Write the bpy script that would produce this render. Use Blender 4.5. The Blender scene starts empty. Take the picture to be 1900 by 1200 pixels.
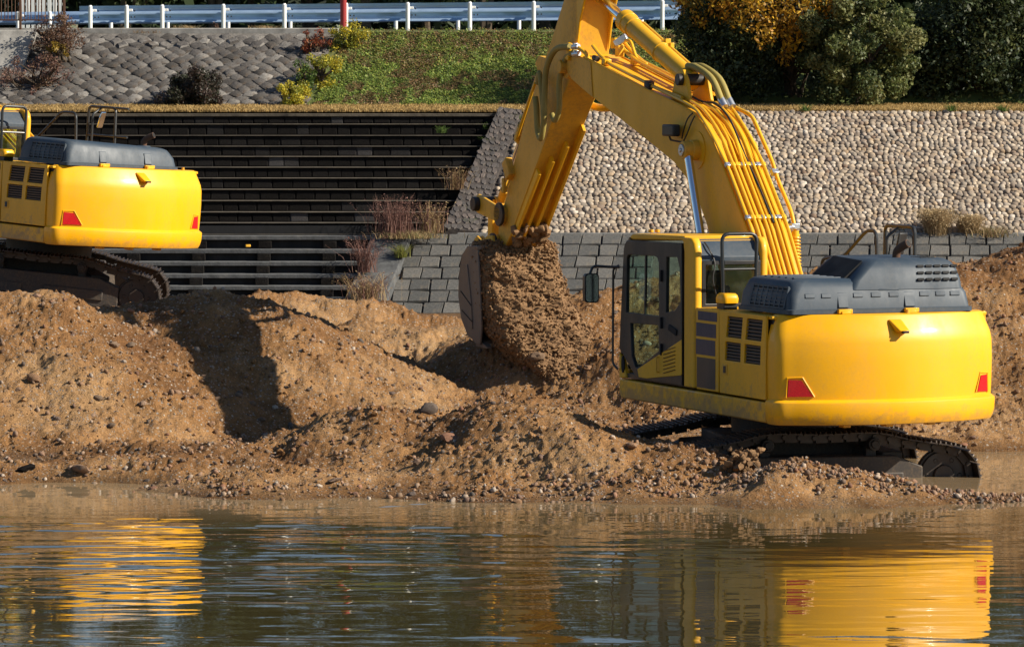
import bpy, bmesh, math, random
import numpy as np
from mathutils import Vector, Matrix, Euler
R = math.radians
random.seed(7)
rng = np.random.default_rng(11)
scene = bpy.context.scene
COL = scene.collection

# ------------------------------------------------------------------ camera, sky, sun, exposure
FPX, HORIZON, EYE = 7600.0, 170.0, 4.35
PITCH = math.atan((600 - HORIZON) / FPX)
cam_data = bpy.data.cameras.new('camera')
cam = bpy.data.objects.new('camera', cam_data)
COL.objects.link(cam)
cam_data.sensor_width = 36
cam_data.lens = 36 * FPX / 1900
cam_data.clip_start = 0.5
cam_data.clip_end = 3000
cam.location = (0, 0, EYE)
cam.rotation_euler = (math.pi / 2 - PITCH, 0, 0)
scene.camera = cam

SUN_AZ, SUN_EL = R(75), R(32)      # azimuth measured from "towards the camera" to the right
to_sun = Vector((math.sin(SUN_AZ) * math.cos(SUN_EL), -math.cos(SUN_AZ) * math.cos(SUN_EL), math.sin(SUN_EL)))
world = bpy.data.worlds.new('World')
scene.world = world
world.use_nodes = True
wn = world.node_tree
bg = wn.nodes['Background']
sky = wn.nodes.new('ShaderNodeTexSky')
sky.sky_type = 'NISHITA'
sky.sun_disc = False
sky.sun_elevation = SUN_EL
sky.sun_rotation = math.atan2(to_sun.x, to_sun.y)
sky.air_density = 1.0
sky.dust_density = 0.2
sky.ozone_density = 3.0
wn.links.new(sky.outputs[0], bg.inputs[0])
bg.inputs[1].default_value = 0.058
sd = bpy.data.lights.new('sun', 'SUN')
sd.energy = 5
sd.angle = R(0.53)
sd.color = (1.0, 0.91, 0.76)
sun = bpy.data.objects.new('sun', sd)
COL.objects.link(sun)
sun.location = (30, 20, 40)
sun.rotation_euler = to_sun.to_track_quat('Z', 'Y').to_euler()
scene.view_settings.view_transform = 'Standard'
scene.view_settings.look = 'None'
scene.view_settings.gamma = 1
scene.view_settings.exposure = 0.72
try:
    scene.view_settings.use_curve_mapping = False
except Exception:
    pass
scene.cycles.max_bounces = 6
scene.cycles.transparent_max_bounces = 10

# ------------------------------------------------------------------ helpers
_ca, _sa = math.cos(PITCH), math.sin(PITCH)
def at(px, py, Y):
    """world point that stands at depth Y on the line of sight through a picture point of the 1900 x 1200 survey"""
    u, v = (px - 950) / FPX, -(py - 600) / FPX
    d = (u, v * _sa + _ca, v * _ca - _sa)
    t = Y / d[1]
    return Vector((d[0] * t, Y, EYE + d[2] * t))

def tag(o, label=None, cat=None, group=None, kind=None):
    if label: o['label'] = label
    if cat: o['category'] = cat
    if group: o['group'] = group
    if kind: o['kind'] = kind
    return o

def empty(name, loc=(0, 0, 0), label=None, cat=None, group=None):
    o = bpy.data.objects.new(name, None)
    o.empty_display_size = 0.3
    COL.objects.link(o)
    o.location = loc
    return tag(o, label, cat, group)

def link_mesh(name, me, parent=None):
    o = bpy.data.objects.new(name, me)
    COL.objects.link(o)
    if parent is not None:
        o.parent = parent
    return o

def finish(me, angle=38):
    me.polygons.foreach_set('use_smooth', [True] * len(me.polygons))
    if angle is not None:
        me.set_sharp_from_angle(angle=R(angle))
    me.update()

class MB:
    def __init__(s):
        s.v, s.f = [], []
    def add(s, vs, fs):
        b = len(s.v)
        s.v.extend([tuple(x) for x in vs])
        s.f.extend([tuple(i + b for i in f) for f in fs])
        return s
    def box(s, c, size, rot=None, taper=1.0):
        hx, hy, hz = size[0] / 2, size[1] / 2, size[2] / 2
        vs = []
        for z in (-1, 1):
            k = taper if z > 0 else 1.0
            for x, y in ((-1, -1), (1, -1), (1, 1), (-1, 1)):
                vs.append(Vector((x * hx * k, y * hy * k, z * hz)))
        if rot is not None:
            m = rot if isinstance(rot, Matrix) else Euler(rot).to_matrix()
            vs = [m @ v for v in vs]
        c = Vector(c)
        return s.add([v + c for v in vs], [(0, 3, 2, 1), (4, 5, 6, 7), (0, 1, 5, 4), (1, 2, 6, 5), (2, 3, 7, 6), (3, 0, 4, 7)])
    def bar(s, p0, p1, w, h, up=(0, 0, 1)):
        p0, p1 = Vector(p0), Vector(p1)
        d = (p1 - p0).normalized()
        x = d.cross(Vector(up))
        if x.length < 1e-4: x = d.cross(Vector((1, 0, 0)))
        x.normalize()
        z = x.cross(d).normalized()
        m = Matrix((x, d, z)).transposed()
        return s.box((p0 + p1) / 2, (w, (p1 - p0).length, h), m)
    def cyl(s, p0, p1, r0, n=16, r1=None, cap=True):
        if r1 is None: r1 = r0
        return s.tube([p0, p1], [r0, r1], n, cap)
    def tube(s, pts, r, n=8, cap=True):
        pts = [Vector(p) for p in pts]
        rr = r if isinstance(r, (list, tuple)) else [r] * len(pts)
        vs, fs = [], []
        nrm = None
        for i, p in enumerate(pts):
            if i == 0: d = pts[1] - pts[0]
            elif i == len(pts) - 1: d = pts[-1] - pts[-2]
            else: d = (pts[i + 1] - p).normalized() + (p - pts[i - 1]).normalized()
            if d.length < 1e-9: d = Vector((0, 0, 1))
            d.normalize()
            if nrm is None:
                nrm = d.orthogonal().normalized()
            else:
                nrm = (nrm - d * nrm.dot(d))
                nrm = nrm.normalized() if nrm.length > 1e-6 else d.orthogonal().normalized()
            b = d.cross(nrm)
            for k in range(n):
                a = 2 * math.pi * k / n
                vs.append(p + (nrm * math.cos(a) + b * math.sin(a)) * rr[i])
        for i in range(len(pts) - 1):
            for k in range(n):
                fs.append((i * n + k, i * n + (k + 1) % n, (i + 1) * n + (k + 1) % n, (i + 1) * n + k))
        if cap:
            fs.append(tuple(range(n - 1, -1, -1)))
            fs.append(tuple(range((len(pts) - 1) * n, len(pts) * n)))
        return s.add(vs, fs)
    def prism(s, poly, a, b, plane='YZ', bot=None):
        """poly in a plane, extruded between a and b along the third axis; bot = other outline at b"""
        def m(p, t):
            if plane == 'YZ': return (t, p[0], p[1])
            if plane == 'XZ': return (p[0], t, p[1])
            return (p[0], p[1], t)
        q = bot or poly
        n = len(poly)
        vs = [m(p, a) for p in poly] + [m(p, b) for p in q]
        fs = [tuple(range(n - 1, -1, -1)), tuple(range(n, 2 * n))]
        fs += [(i, (i + 1) % n, n + (i + 1) % n, n + i) for i in range(n)]
        return s.add(vs, fs)
    def loft(s, rings, cap0=True, cap1=True, closed=True):
        n = len(rings[0])
        vs = [p for r in rings for p in r]
        fs = []
        for i in range(len(rings) - 1):
            for k in range(n if closed else n - 1):
                fs.append((i * n + k, i * n + (k + 1) % n, (i + 1) * n + (k + 1) % n, (i + 1) * n + k))
        if cap0: fs.append(tuple(range(n - 1, -1, -1)))
        if cap1: fs.append(tuple(range((len(rings) - 1) * n, len(rings) * n)))
        return s.add(vs, fs)
    def plate(s, outer, holes, a, b, plane='YZ'):
        """flat plate with holes and a real thickness from a to b"""
        bm = bmesh.new()
        es = []
        for loop in [outer] + list(holes):
            vv = [bm.verts.new((p[0], p[1], 0)) for p in loop]
            es += [bm.edges.new((vv[i], vv[(i + 1) % len(vv)])) for i in range(len(vv))]
        bmesh.ops.triangle_fill(bm, use_beauty=True, use_dissolve=False, edges=es)
        bm.verts.index_update()
        flat = [(v.co.x, v.co.y) for v in bm.verts]
        tris = [tuple(v.index for v in f.verts) for f in bm.faces]
        bm.free()
        def m(p, t):
            if plane == 'YZ': return (t, p[0], p[1])
            if plane == 'XZ': return (p[0], t, p[1])
            return (p[0], p[1], t)
        n = len(flat)
        vs = [m(p, a) for p in flat] + [m(p, b) for p in flat]
        fs = list(tris) + [tuple(n + i for i in reversed(t)) for t in tris]
        o = 0
        for loop in [outer] + list(holes):
            k = len(loop)
            fs += [(o + i, o + (i + 1) % k, n + o + (i + 1) % k, n + o + i) for i in range(k)]
            o += k
        return s.add(vs, fs)
    def mesh(s, name, mat, fix=True, angle=38):
        me = bpy.data.meshes.new(name)
        me.from_pydata(s.v, [], s.f)
        if fix:
            bm = bmesh.new(); bm.from_mesh(me)
            bmesh.ops.recalc_face_normals(bm, faces=bm.faces)
            bm.to_mesh(me); bm.free()
        finish(me, angle)
        if mat: me.materials.append(mat)
        return me
    def build(s, name, mat, parent=None, bevel=0, seg=2, angle=38):
        o = link_mesh(name, s.mesh(name, mat, True, angle), parent)
        if bevel:
            b = o.modifiers.new('bevel', 'BEVEL')
            b.width = bevel; b.segments = seg; b.limit_method = 'ANGLE'; b.angle_limit = R(35)
            b.harden_normals = False
        return o

def rounded(path, rad, n=4):
    """round the corners of a polyline"""
    path = [Vector(p) for p in path]
    out = [path[0]]
    for i in range(1, len(path) - 1):
        p, a, b = path[i], path[i - 1], path[i + 1]
        da, db = (a - p), (b - p)
        r = min(rad, da.length * .45, db.length * .45)
        s0, s1 = p + da.normalized() * r, p + db.normalized() * r
        for k in range(n + 1):
            t = k / n
            out.append(s0 * (1 - t) ** 2 + p * 2 * t * (1 - t) + s1 * t * t)
    out.append(path[-1])
    return out

def smooth_path(pts, n=6):
    """Catmull-Rom through the points"""
    p = [Vector(x) for x in pts]
    p = [p[0] * 2 - p[1]] + p + [p[-1] * 2 - p[-2]]
    out = []
    for i in range(1, len(p) - 2):
        for k in range(n):
            t = k / n
            out.append(0.5 * ((2 * p[i]) + (p[i + 1] - p[i - 1]) * t + (2 * p[i - 1] - 5 * p[i] + 4 * p[i + 1] - p[i + 2]) * t * t
                              + (3 * p[i] - p[i - 1] - 3 * p[i + 1] + p[i + 2]) * t ** 3))
    out.append(p[-2])
    return out

def quads_mesh(name, V, mat, col=None, nper=4, smooth=False):
    """V: (n, nper, 3) polygons not sharing vertices; col: (n,3) colour of each"""
    n = len(V)
    me = bpy.data.meshes.new(name)
    me.vertices.add(n * nper); me.loops.add(n * nper); me.polygons.add(n)
    me.vertices.foreach_set('co', V.reshape(-1).astype(np.float32))
    me.loops.foreach_set('vertex_index', np.arange(n * nper, dtype=np.int32))
    me.polygons.foreach_set('loop_start', np.arange(0, n * nper, nper, dtype=np.int32))
    me.polygons.foreach_set('loop_total', np.full(n, nper, dtype=np.int32))
    if col is not None:
        at_ = me.attributes.new('tint', 'FLOAT_COLOR', 'FACE')
        c = np.ones((n, 4), dtype=np.float32); c[:, :3] = col
        at_.data.foreach_set('color', c.reshape(-1))
    me.update(calc_edges=True)
    me.materials.append(mat)
    return me

def grid_mesh(name, X, Y, Z, mat):
    ny, nx = X.shape
    co = np.stack([X, Y, Z], -1).reshape(-1, 3).astype(np.float32)
    i = np.arange(ny * nx, dtype=np.int32).reshape(ny, nx)
    q = np.stack([i[:-1, :-1], i[:-1, 1:], i[1:, 1:], i[1:, :-1]], -1).reshape(-1, 4)
    me = bpy.data.meshes.new(name)
    me.vertices.add(len(co)); me.loops.add(q.size); me.polygons.add(len(q))
    me.vertices.foreach_set('co', co.reshape(-1))
    me.loops.foreach_set('vertex_index', q.reshape(-1))
    me.polygons.foreach_set('loop_start', np.arange(0, q.size, 4, dtype=np.int32))
    me.polygons.foreach_set('loop_total', np.full(len(q), 4, dtype=np.int32))
    me.update(calc_edges=True)
    me.polygons.foreach_set('use_smooth', [True] * len(q))
    me.materials.append(mat)
    return me

def vnoise(x, y, seed=0):
    """smooth gradient-like noise, vectorised, about -1..1"""
    xi, yi = np.floor(x).astype(np.int64), np.floor(y).astype(np.int64)
    fx, fy = x - xi, y - yi
    def g(ix, iy):
        h = (ix * 374761393 + iy * 668265263 + seed * 982451653) & 0x7fffffff
        h = ((h ^ (h >> 13)) * 1274126177) & 0x7fffffff
        h = h ^ (h >> 16)
        a = (h % 6283) / 1000.0
        return np.cos(a), np.sin(a)
    u = fx * fx * fx * (fx * (fx * 6 - 15) + 10)
    v = fy * fy * fy * (fy * (fy * 6 - 15) + 10)
    def d(ox, oy):
        gx, gy = g(xi + ox, yi + oy)
        return gx * (fx - ox) + gy * (fy - oy)
    a = d(0, 0) * (1 - u) + d(1, 0) * u
    b = d(0, 1) * (1 - u) + d(1, 1) * u
    return (a * (1 - v) + b * v) * 1.5

def fbm(x, y, seed=0, octs=4, gain=.5):
    s, a, f = 0, 1.0, 1.0
    for o in range(octs):
        s = s + a * vnoise(x * f, y * f, seed + o * 17)
        a *= gain; f *= 2.03
    return s

# ------------------------------------------------------------------ materials
def mat_new(name):
    m = bpy.data.materials.new(name)
    m.use_nodes = True
    nt = m.node_tree
    return m, nt, nt.nodes['Principled BSDF']

def nd(nt, typ, **kw):
    n = nt.nodes.new(typ)
    for k, v in kw.items():
        if k.startswith('i_'):
            key = k[2:].replace('_', ' ')
            n.inputs[key].default_value = v
        else:
            setattr(n, k, v)
    return n

def ramp(nt, stops, fac=None, interp='LINEAR'):
    r = nt.nodes.new('ShaderNodeValToRGB')
    r.color_ramp.interpolation = interp
    e = r.color_ramp.elements
    while len(e) < len(stops): e.new(0.5)
    for k, (p, c) in enumerate(stops):
        e[k].position = p
        e[k].color = (*c, 1) if len(c) == 3 else c
    if fac is not None: nt.links.new(fac, r.inputs[0])
    return r

def noise_node(nt, scale, detail=4, rough=.55, vec=None, mapping=None):
    tc = nt.nodes.new('ShaderNodeTexCoord')
    n = nd(nt, 'ShaderNodeTexNoise')
    n.inputs['Scale'].default_value = scale
    n.inputs['Detail'].default_value = detail
    n.inputs['Roughness'].default_value = rough
    src = tc.outputs['Object'] if vec is None else vec
    if mapping is not None:
        mp = nd(nt, 'ShaderNodeMapping')
        mp.inputs['Scale'].default_value = mapping
        nt.links.new(src, mp.inputs[0]); src = mp.outputs[0]
    nt.links.new(src, n.inputs['Vector'])
    return n

def mixc(nt, fac, a, b, mode='MIX'):
    m = nt.nodes.new('ShaderNodeMix')
    m.data_type = 'RGBA'; m.blend_type = mode
    for sock, val in ((m.inputs[0], fac), (m.inputs[6], a), (m.inputs[7], b)):
        if isinstance(val, bpy.types.NodeSocket): nt.links.new(val, sock)
        elif isinstance(val, (int, float)): sock.default_value = val
        else: sock.default_value = (*val, 1)
    return m.outputs[2]

def bump(nt, p, height, strength=.4, dist=.02, normal=None):
    b = nt.nodes.new('ShaderNodeBump')
    b.inputs['Strength'].default_value = strength
    b.inputs['Distance'].default_value = dist
    nt.links.new(height, b.inputs['Height'])
    if normal is not None: nt.links.new(normal, b.inputs['Normal'])
    if p is not None: nt.links.new(b.outputs[0], p.inputs['Normal'])
    return b.outputs[0]

def paint(name, col, rough=.38, dirt=(.28, .19, .10), dirt_amt=.35, metal=0, scale=3, coat=0.0, streak=True, mud=None):
    m, nt, p = mat_new(name)
    n1 = noise_node(nt, scale, 6, .65, mapping=(1, 1, .35) if streak else None)
    n2 = noise_node(nt, scale * 9, 4, .7)
    f = nd(nt, 'ShaderNodeMath', operation='MULTIPLY')
    nt.links.new(n1.outputs[0], f.inputs[0]); nt.links.new(n2.outputs[0], f.inputs[1])
    r = ramp(nt, [(.22, (0, 0, 0)), (.55, (dirt_amt,) * 3)], f.outputs[0])
    n3 = noise_node(nt, .9, 3)
    tone = ramp(nt, [(.3, tuple(c * .9 for c in col)), (.7, col)], n3.outputs[0])
    c = mixc(nt, r.outputs[0], tone.outputs[0], dirt)
    if mud:       # splashes of dried mud, thickest on the lowest plates
        tc = nt.nodes.new('ShaderNodeTexCoord')
        sz = nd(nt, 'ShaderNodeSeparateXYZ'); nt.links.new(tc.outputs['Object'], sz.inputs[0])
        mz = nd(nt, 'ShaderNodeMapRange'); mz.inputs[1].default_value = mud[0]; mz.inputs[2].default_value = mud[1]
        mz.inputs[3].default_value = .30; mz.inputs[4].default_value = 0
        nt.links.new(sz.outputs[2], mz.inputs[0])
        n4 = noise_node(nt, 7, 7, .72)
        sm_ = nd(nt, 'ShaderNodeMath', operation='ADD'); nt.links.new(n4.outputs[0], sm_.inputs[0]); nt.links.new(mz.outputs[0], sm_.inputs[1])
        mr = ramp(nt, [(.62, (0, 0, 0)), (.80, (mud[2],) * 3)], sm_.outputs[0])
        c = mixc(nt, mr.outputs[0], c, (.27, .17, .085))
    nt.links.new(c, p.inputs['Base Color'])
    rr = nd(nt, 'ShaderNodeMapRange')
    rr.inputs[1].default_value = .25; rr.inputs[2].default_value = .7
    rr.inputs[3].default_value = rough * .8; rr.inputs[4].default_value = min(1, rough * 1.45)
    nt.links.new(n1.outputs[0], rr.inputs[0])
    nt.links.new(rr.outputs[0], p.inputs['Roughness'])
    p.inputs['Metallic'].default_value = metal
    p.inputs['Coat Weight'].default_value = coat
    if coat: p.inputs['Specular IOR Level'].default_value = .35
    p.inputs['Coat Roughness'].default_value = .12
    bump(nt, p, n2.outputs[0], .06, .004)
    return m

M = {}
YEL = (.80, .41, .006)
M['yellow'] = paint('yellow_paint', YEL, .42, (.30, .19, .09), .45, coat=.12, mud=(1.08, 1.55, .75))
M['yellow_worn'] = paint('worn_yellow_paint', (.70, .365, .022), .48, (.20, .12, .05), .80, scale=2.2)
M['yellow_clean'] = paint('counterweight_paint', (.86, .41, .002), .36, (.35, .22, .10), .28, coat=.12, mud=(1.07, 1.30, .42))
M['hose_pipe'] = paint('yellow_pipe_paint', (.80, .43, .015), .3, (.2, .12, .05), .25, scale=8)
M['slate'] = paint('slate_grey_plastic', (.032, .050, .072), .5, (.22, .19, .15), .22, scale=2.5)
M['black'] = paint('black_trim', (.012, .012, .013), .42, (.10, .08, .06), .25)
M['railpaint'] = paint('dark_rail_paint', (.022, .024, .026), .32, (.12, .1, .08), .2)
M['navy'] = paint('navy_stripe', (.018, .022, .060), .4, (.1, .08, .06), .12)
M['darkstripe'] = paint('dark_stripe', (.028, .024, .026), .42, (.1, .08, .06), .12)
M['hollow'] = paint('dark_hollow', (.008, .008, .009), .8, (.02, .018, .015), .2)
M['silver'] = paint('zinc_fitting', (.55, .56, .58), .32, (.2, .16, .12), .25, metal=.9, scale=10)
M['chrome'] = paint('cylinder_chrome', (.72, .74, .78), .14, (.3, .25, .2), .06, metal=1.0, scale=3)
M['steel'] = paint('bare_steel', (.16, .125, .10), .55, (.20, .13, .075), .6, metal=.2, scale=4)
M['track'] = paint('track_steel', (.060, .046, .038), .42, (.13, .085, .05), .5, metal=.45, scale=6)
M['trackframe'] = paint('muddy_track_frame', (.045, .038, .034), .6, (.17, .115, .068), .95, scale=4)
M['pin'] = paint('greasy_pin', (.020, .016, .014), .5, (.1, .07, .04), .4, scale=8)
M['rust'] = paint('rusty_pipe', (.10, .045, .022), .7, (.03, .02, .015), .6, scale=9)
M['olive'] = paint('olive_hose_sleeve', (.30, .235, .055), .6, (.14, .1, .05), .45, scale=7)
M['seat'] = paint('cab_seat_cloth', (.03, .032, .036), .85, (.08, .07, .06), .3)
M['bucketsteel'] = paint('scraped_bucket_steel', (.15, .125, .105), .5, (.28, .185, .105), .7, metal=.25, scale=3)

def lens_mat():
    m, nt, p = mat_new('red_lens')
    w = nd(nt, 'ShaderNodeTexNoise'); w.inputs['Scale'].default_value = 14
    r = ramp(nt, [(.3, (.42, .006, .01)), (.7, (.60, .012, .014))], w.outputs[0])
    nt.links.new(r.outputs[0], p.inputs['Base Color'])
    p.inputs['Roughness'].default_value = .2
    return m
M['red'] = lens_mat()

def glass_mat(name, tint=(.80, .90, .86), rough=.0):
    m = bpy.data.materials.new(name); m.use_nodes = True
    nt = m.node_tree
    nt.nodes.remove(nt.nodes['Principled BSDF'])
    out = nt.nodes['Material Output']
    t = nd(nt, 'ShaderNodeBsdfTransparent'); t.inputs[0].default_value = (*tint, 1)
    g = nd(nt, 'ShaderNodeBsdfGlossy'); g.inputs['Roughness'].default_value = .03
    g.inputs[0].default_value = (.9, .95, .95, 1)
    d = nd(nt, 'ShaderNodeBsdfDiffuse'); d.inputs[0].default_value = (.30, .29, .24, 1)
    fr = nd(nt, 'ShaderNodeFresnel'); fr.inputs[0].default_value = 1.5
    mx = nd(nt, 'ShaderNodeMixShader')
    geo = nd(nt, 'ShaderNodeNewGeometry')
    front = nd(nt, 'ShaderNodeMath', operation='SUBTRACT'); front.inputs[0].default_value = 1
    nt.links.new(geo.outputs['Backfacing'], front.inputs[1])
    fm = nd(nt, 'ShaderNodeMath', operation='MULTIPLY'); nt.links.new(fr.outputs[0], fm.inputs[0]); nt.links.new(front.outputs[0], fm.inputs[1])
    nt.links.new(fm.outputs[0], mx.inputs[0]); nt.links.new(t.outputs[0], mx.inputs[1]); nt.links.new(g.outputs[0], mx.inputs[2])
    n = noise_node(nt, 5, 6, .7)
    r = ramp(nt, [(.45, (.01,) * 3), (.75, (.07,) * 3)], n.outputs[0])
    m2 = nd(nt, 'ShaderNodeMixShader')
    nt.links.new(r.outputs[0], m2.inputs[0]); nt.links.new(mx.outputs[0], m2.inputs[1]); nt.links.new(d.outputs[0], m2.inputs[2])
    nt.links.new(m2.outputs[0], out.inputs[0])
    return m
M['glass'] = glass_mat('cab_glass')
M['mirrorglass'] = paint('mirror_glass', (.75, .78, .8), .05, (.3, .3, .3), .05, metal=1)

def rock_mat(name, stops, seed_by='object', scale=9, bumps=.5, rough=.9, lichen=None, spec=.3):
    """stones: tone differs from stone to stone, with mineral speckle"""
    m, nt, p = mat_new(name)
    if seed_by == 'object':
        src = nd(nt, 'ShaderNodeObjectInfo').outputs['Random']
    else:
        src = nd(nt, 'ShaderNodeNewGeometry').outputs['Random Per Island']
    r = ramp(nt, stops, src)
    n1 = noise_node(nt, scale, 5, .65)
    sp = ramp(nt, [(.3, (.62,) * 3), (.7, (1.25,) * 3)], n1.outputs[0])
    c = mixc(nt, 1.0, r.outputs[0], sp.outputs[0], 'MULTIPLY')
    if lichen:
        n2 = noise_node(nt, lichen[1], 5, .7)
        lr = ramp(nt, [(.55, (0, 0, 0)), (.68, (lichen[2],) * 3)], n2.outputs[0])
        c = mixc(nt, lr.outputs[0], c, lichen[0])
    nt.links.new(c, p.inputs['Base Color'])
    p.inputs['Roughness'].default_value = rough
    p.inputs['Specular IOR Level'].default_value = spec
    n3 = noise_node(nt, scale * 3, 5, .7)
    bump(nt, p, n3.outputs[0], bumps, .02)
    return m

RIVER = [(0, (.17, .095, .05)), (.16, (.25, .145, .08)), (.3, (.16, .115, .08)), (.45, (.27, .16, .095)), (.6, (.10, .082, .07)), (.72, (.25, .12, .07)), (.88, (.30, .21, .145)), (1, (.40, .34, .28))]
M['stone'] = rock_mat('river_stone', RIVER, 'object', 12)
M['pebble'] = rock_mat('river_pebbles', RIVER, 'island', 12)
COB = [(0, (.17, .13, .10)), (.2, (.34, .27, .20)), (.4, (.26, .22, .18)), (.55, (.45, .365, .27)), (.7, (.31, .22, .14)), (.82, (.50, .425, .335)), (.92, (.17, .11, .075)), (1, (.62, .54, .45))]
M['cobble'] = rock_mat('pale_cobble', COB, 'object', 14, .4, .85)
M['cobbles'] = rock_mat('pale_cobbles', COB, 'island', 14, .4, .85)
LAVA = [(0, (.009, .0082, .0078)), (.5, (.0125, .011, .0105)), (.88, (.016, .0145, .0138)), (.96, (.028, .026, .026)), (1, (.075, .07, .07))]
M['lava'] = rock_mat('dark_riser_stone', LAVA, 'object', 10, .8, .9, ((.05, .042, .03), 7, .3), spec=.06)
M['lavas'] = rock_mat('dark_riser_stones', LAVA, 'island', 10, .8, .9, ((.05, .042, .03), 7, .3), spec=.06)
M['block'] = rock_mat('grey_revetment_block', [(0, (.085, .085, .082)), (.5, (.115, .113, .107)), (1, (.155, .148, .136))], 'object', 11, .9, .9, ((.22, .17, .11), 2.2, .45))
M['flag'] = rock_mat('grey_flagstone', [(0, (.07, .063, .06)), (.5, (.10, .088, .082)), (1, (.15, .12, .105))], 'object', 8, .6, .9, ((.2, .16, .1), 3, .4))
M['pitch'] = rock_mat('grey_pitching_stone', [(0, (.065, .058, .052)), (.4, (.105, .095, .088)), (.8, (.15, .138, .126)), (1, (.27, .25, .225))], 'object', 8, 1.2, .92, ((.085, .060, .042), 1.1, .8))
M['pitchs'] = rock_mat('grey_pitching_stones', [(0, (.065, .058, .052)), (.4, (.105, .095, .088)), (.8, (.15, .138, .126)), (1, (.27, .25, .225))], 'island', 8, 1.2, .92, ((.085, .060, .042), 1.1, .8))
M['mortar'] = rock_mat('dark_joint_mortar', [(0, (.055, .048, .042)), (1, (.06, .05, .045))], 'object', 5, .8)
M['concrete'] = rock_mat('weathered_concrete', [(0, (.26, .25, .235)), (1, (.28, .27, .25))], 'object', 3, .4, .9, ((.12, .11, .095), 1.4, .6))
M['concrete_dark'] = rock_mat('stained_step_concrete', [(0, (.075, .078, .082)), (1, (.095, .098, .10))], 'object', 6, .5, .9, ((.15, .145, .135), 2.5, .5))
M['tread'] = rock_mat('step_edge', [(0, (.065, .055, .043)), (1, (.105, .088, .066))], 'object', 3, .6, .9, ((.022, .02, .018), 1.6, .9))

def sand_mat():
    m, nt, p = mat_new('river_gravel')
    n0 = noise_node(nt, .55, 4, .6)
    n1 = noise_node(nt, 3.2, 6, .65)
    n2 = noise_node(nt, 42, 5, .7)
    base = ramp(nt, [(.34, (.160, .076, .029)), (.50, (.27, .138, .053)), (.70, (.40, .245, .118))], n0.outputs[0])
    b2 = ramp(nt, [(.3, (.72,) * 3), (.68, (1.15,) * 3)], n1.outputs[0])
    c = mixc(nt, 1.0, base.outputs[0], b2.outputs[0], 'MULTIPLY')
    b3 = ramp(nt, [(.28, (.5,) * 3), (.72, (1.4,) * 3)], n2.outputs[0])
    c = mixc(nt, 1.0, c, b3.outputs[0], 'MULTIPLY')
    # small pebbles in the sand
    tc = nt.nodes.new('ShaderNodeTexCoord')
    vo = nd(nt, 'ShaderNodeTexVoronoi'); vo.inputs['Scale'].default_value = 26
    nt.links.new(tc.outputs['Object'], vo.inputs['Vector'])
    sepc = nd(nt, 'ShaderNodeSeparateColor'); nt.links.new(vo.outputs['Color'], sepc.inputs[0])
    peb = ramp(nt, [(0, (.16, .10, .065)), (.35, (.30, .2, .125)), (.7, (.36, .26, .18)), (.9, (.22, .19, .165)), (1, (.5, .44, .37))], sepc.outputs[0])
    near = nd(nt, 'ShaderNodeMath', operation='LESS_THAN'); near.inputs[1].default_value = .40
    nt.links.new(vo.outputs['Distance'], near.inputs[0])
    some = nd(nt, 'ShaderNodeMath', operation='GREATER_THAN'); some.inputs[1].default_value = .52
    nt.links.new(sepc.outputs[1], some.inputs[0])
    both = nd(nt, 'ShaderNodeMath', operation='MULTIPLY')
    nt.links.new(near.outputs[0], both.inputs[0]); nt.links.new(some.outputs[0], both.inputs[1])
    c = mixc(nt, both.outputs[0], c, peb.outputs[0])
    # wet margin: sand soaked up to a hand above the water level is darker
    geo = nd(nt, 'ShaderNodeNewGeometry')
    sx = nd(nt, 'ShaderNodeSeparateXYZ'); nt.links.new(geo.outputs['Position'], sx.inputs[0])
    wz = nd(nt, 'ShaderNodeMapRange'); wz.inputs[1].default_value = .02; wz.inputs[2].default_value = .13
    wz.inputs[3].default_value = .58; wz.inputs[4].default_value = 1
    nt.links.new(sx.outputs[2], wz.inputs[0])
    c = mixc(nt, 1.0, c, wz.outputs[0], 'MULTIPLY')
    nt.links.new(c, p.inputs['Base Color'])
    p.inputs['Roughness'].default_value = .95
    p.inputs['Specular IOR Level'].default_value = .2
    hs = nd(nt, 'ShaderNodeMath', operation='SUBTRACT'); hs.inputs[0].default_value = .4
    nt.links.new(vo.outputs['Distance'], hs.inputs[1])
    hm = nd(nt, 'ShaderNodeMath', operation='MULTIPLY')
    nt.links.new(hs.outputs[0], hm.inputs[0]); nt.links.new(both.outputs[0], hm.inputs[1])
    b1 = bump(nt, None, hm.outputs[0], .8, .03)
    bump(nt, p, n2.outputs[0], .9, .035, b1)
    return m
M['sand'] = sand_mat()
def soil_mat():
    m, nt, p = mat_new('dug_wet_gravel')
    n1 = noise_node(nt, 7, 6, .7); n2 = noise_node(nt, 55, 4, .7)
    base = ramp(nt, [(.3, (.15, .080, .034)), (.55, (.23, .128, .056)), (.75, (.31, .185, .09))], n1.outputs[0])
    b3 = ramp(nt, [(.28, (.65,) * 3), (.72, (1.25,) * 3)], n2.outputs[0])
    c = mixc(nt, 1.0, base.outputs[0], b3.outputs[0], 'MULTIPLY')
    nt.links.new(c, p.inputs['Base Color']); p.inputs['Roughness'].default_value = .9
    bump(nt, p, n2.outputs[0], .7, .02)
    return m
M['soil'] = soil_mat()
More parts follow.
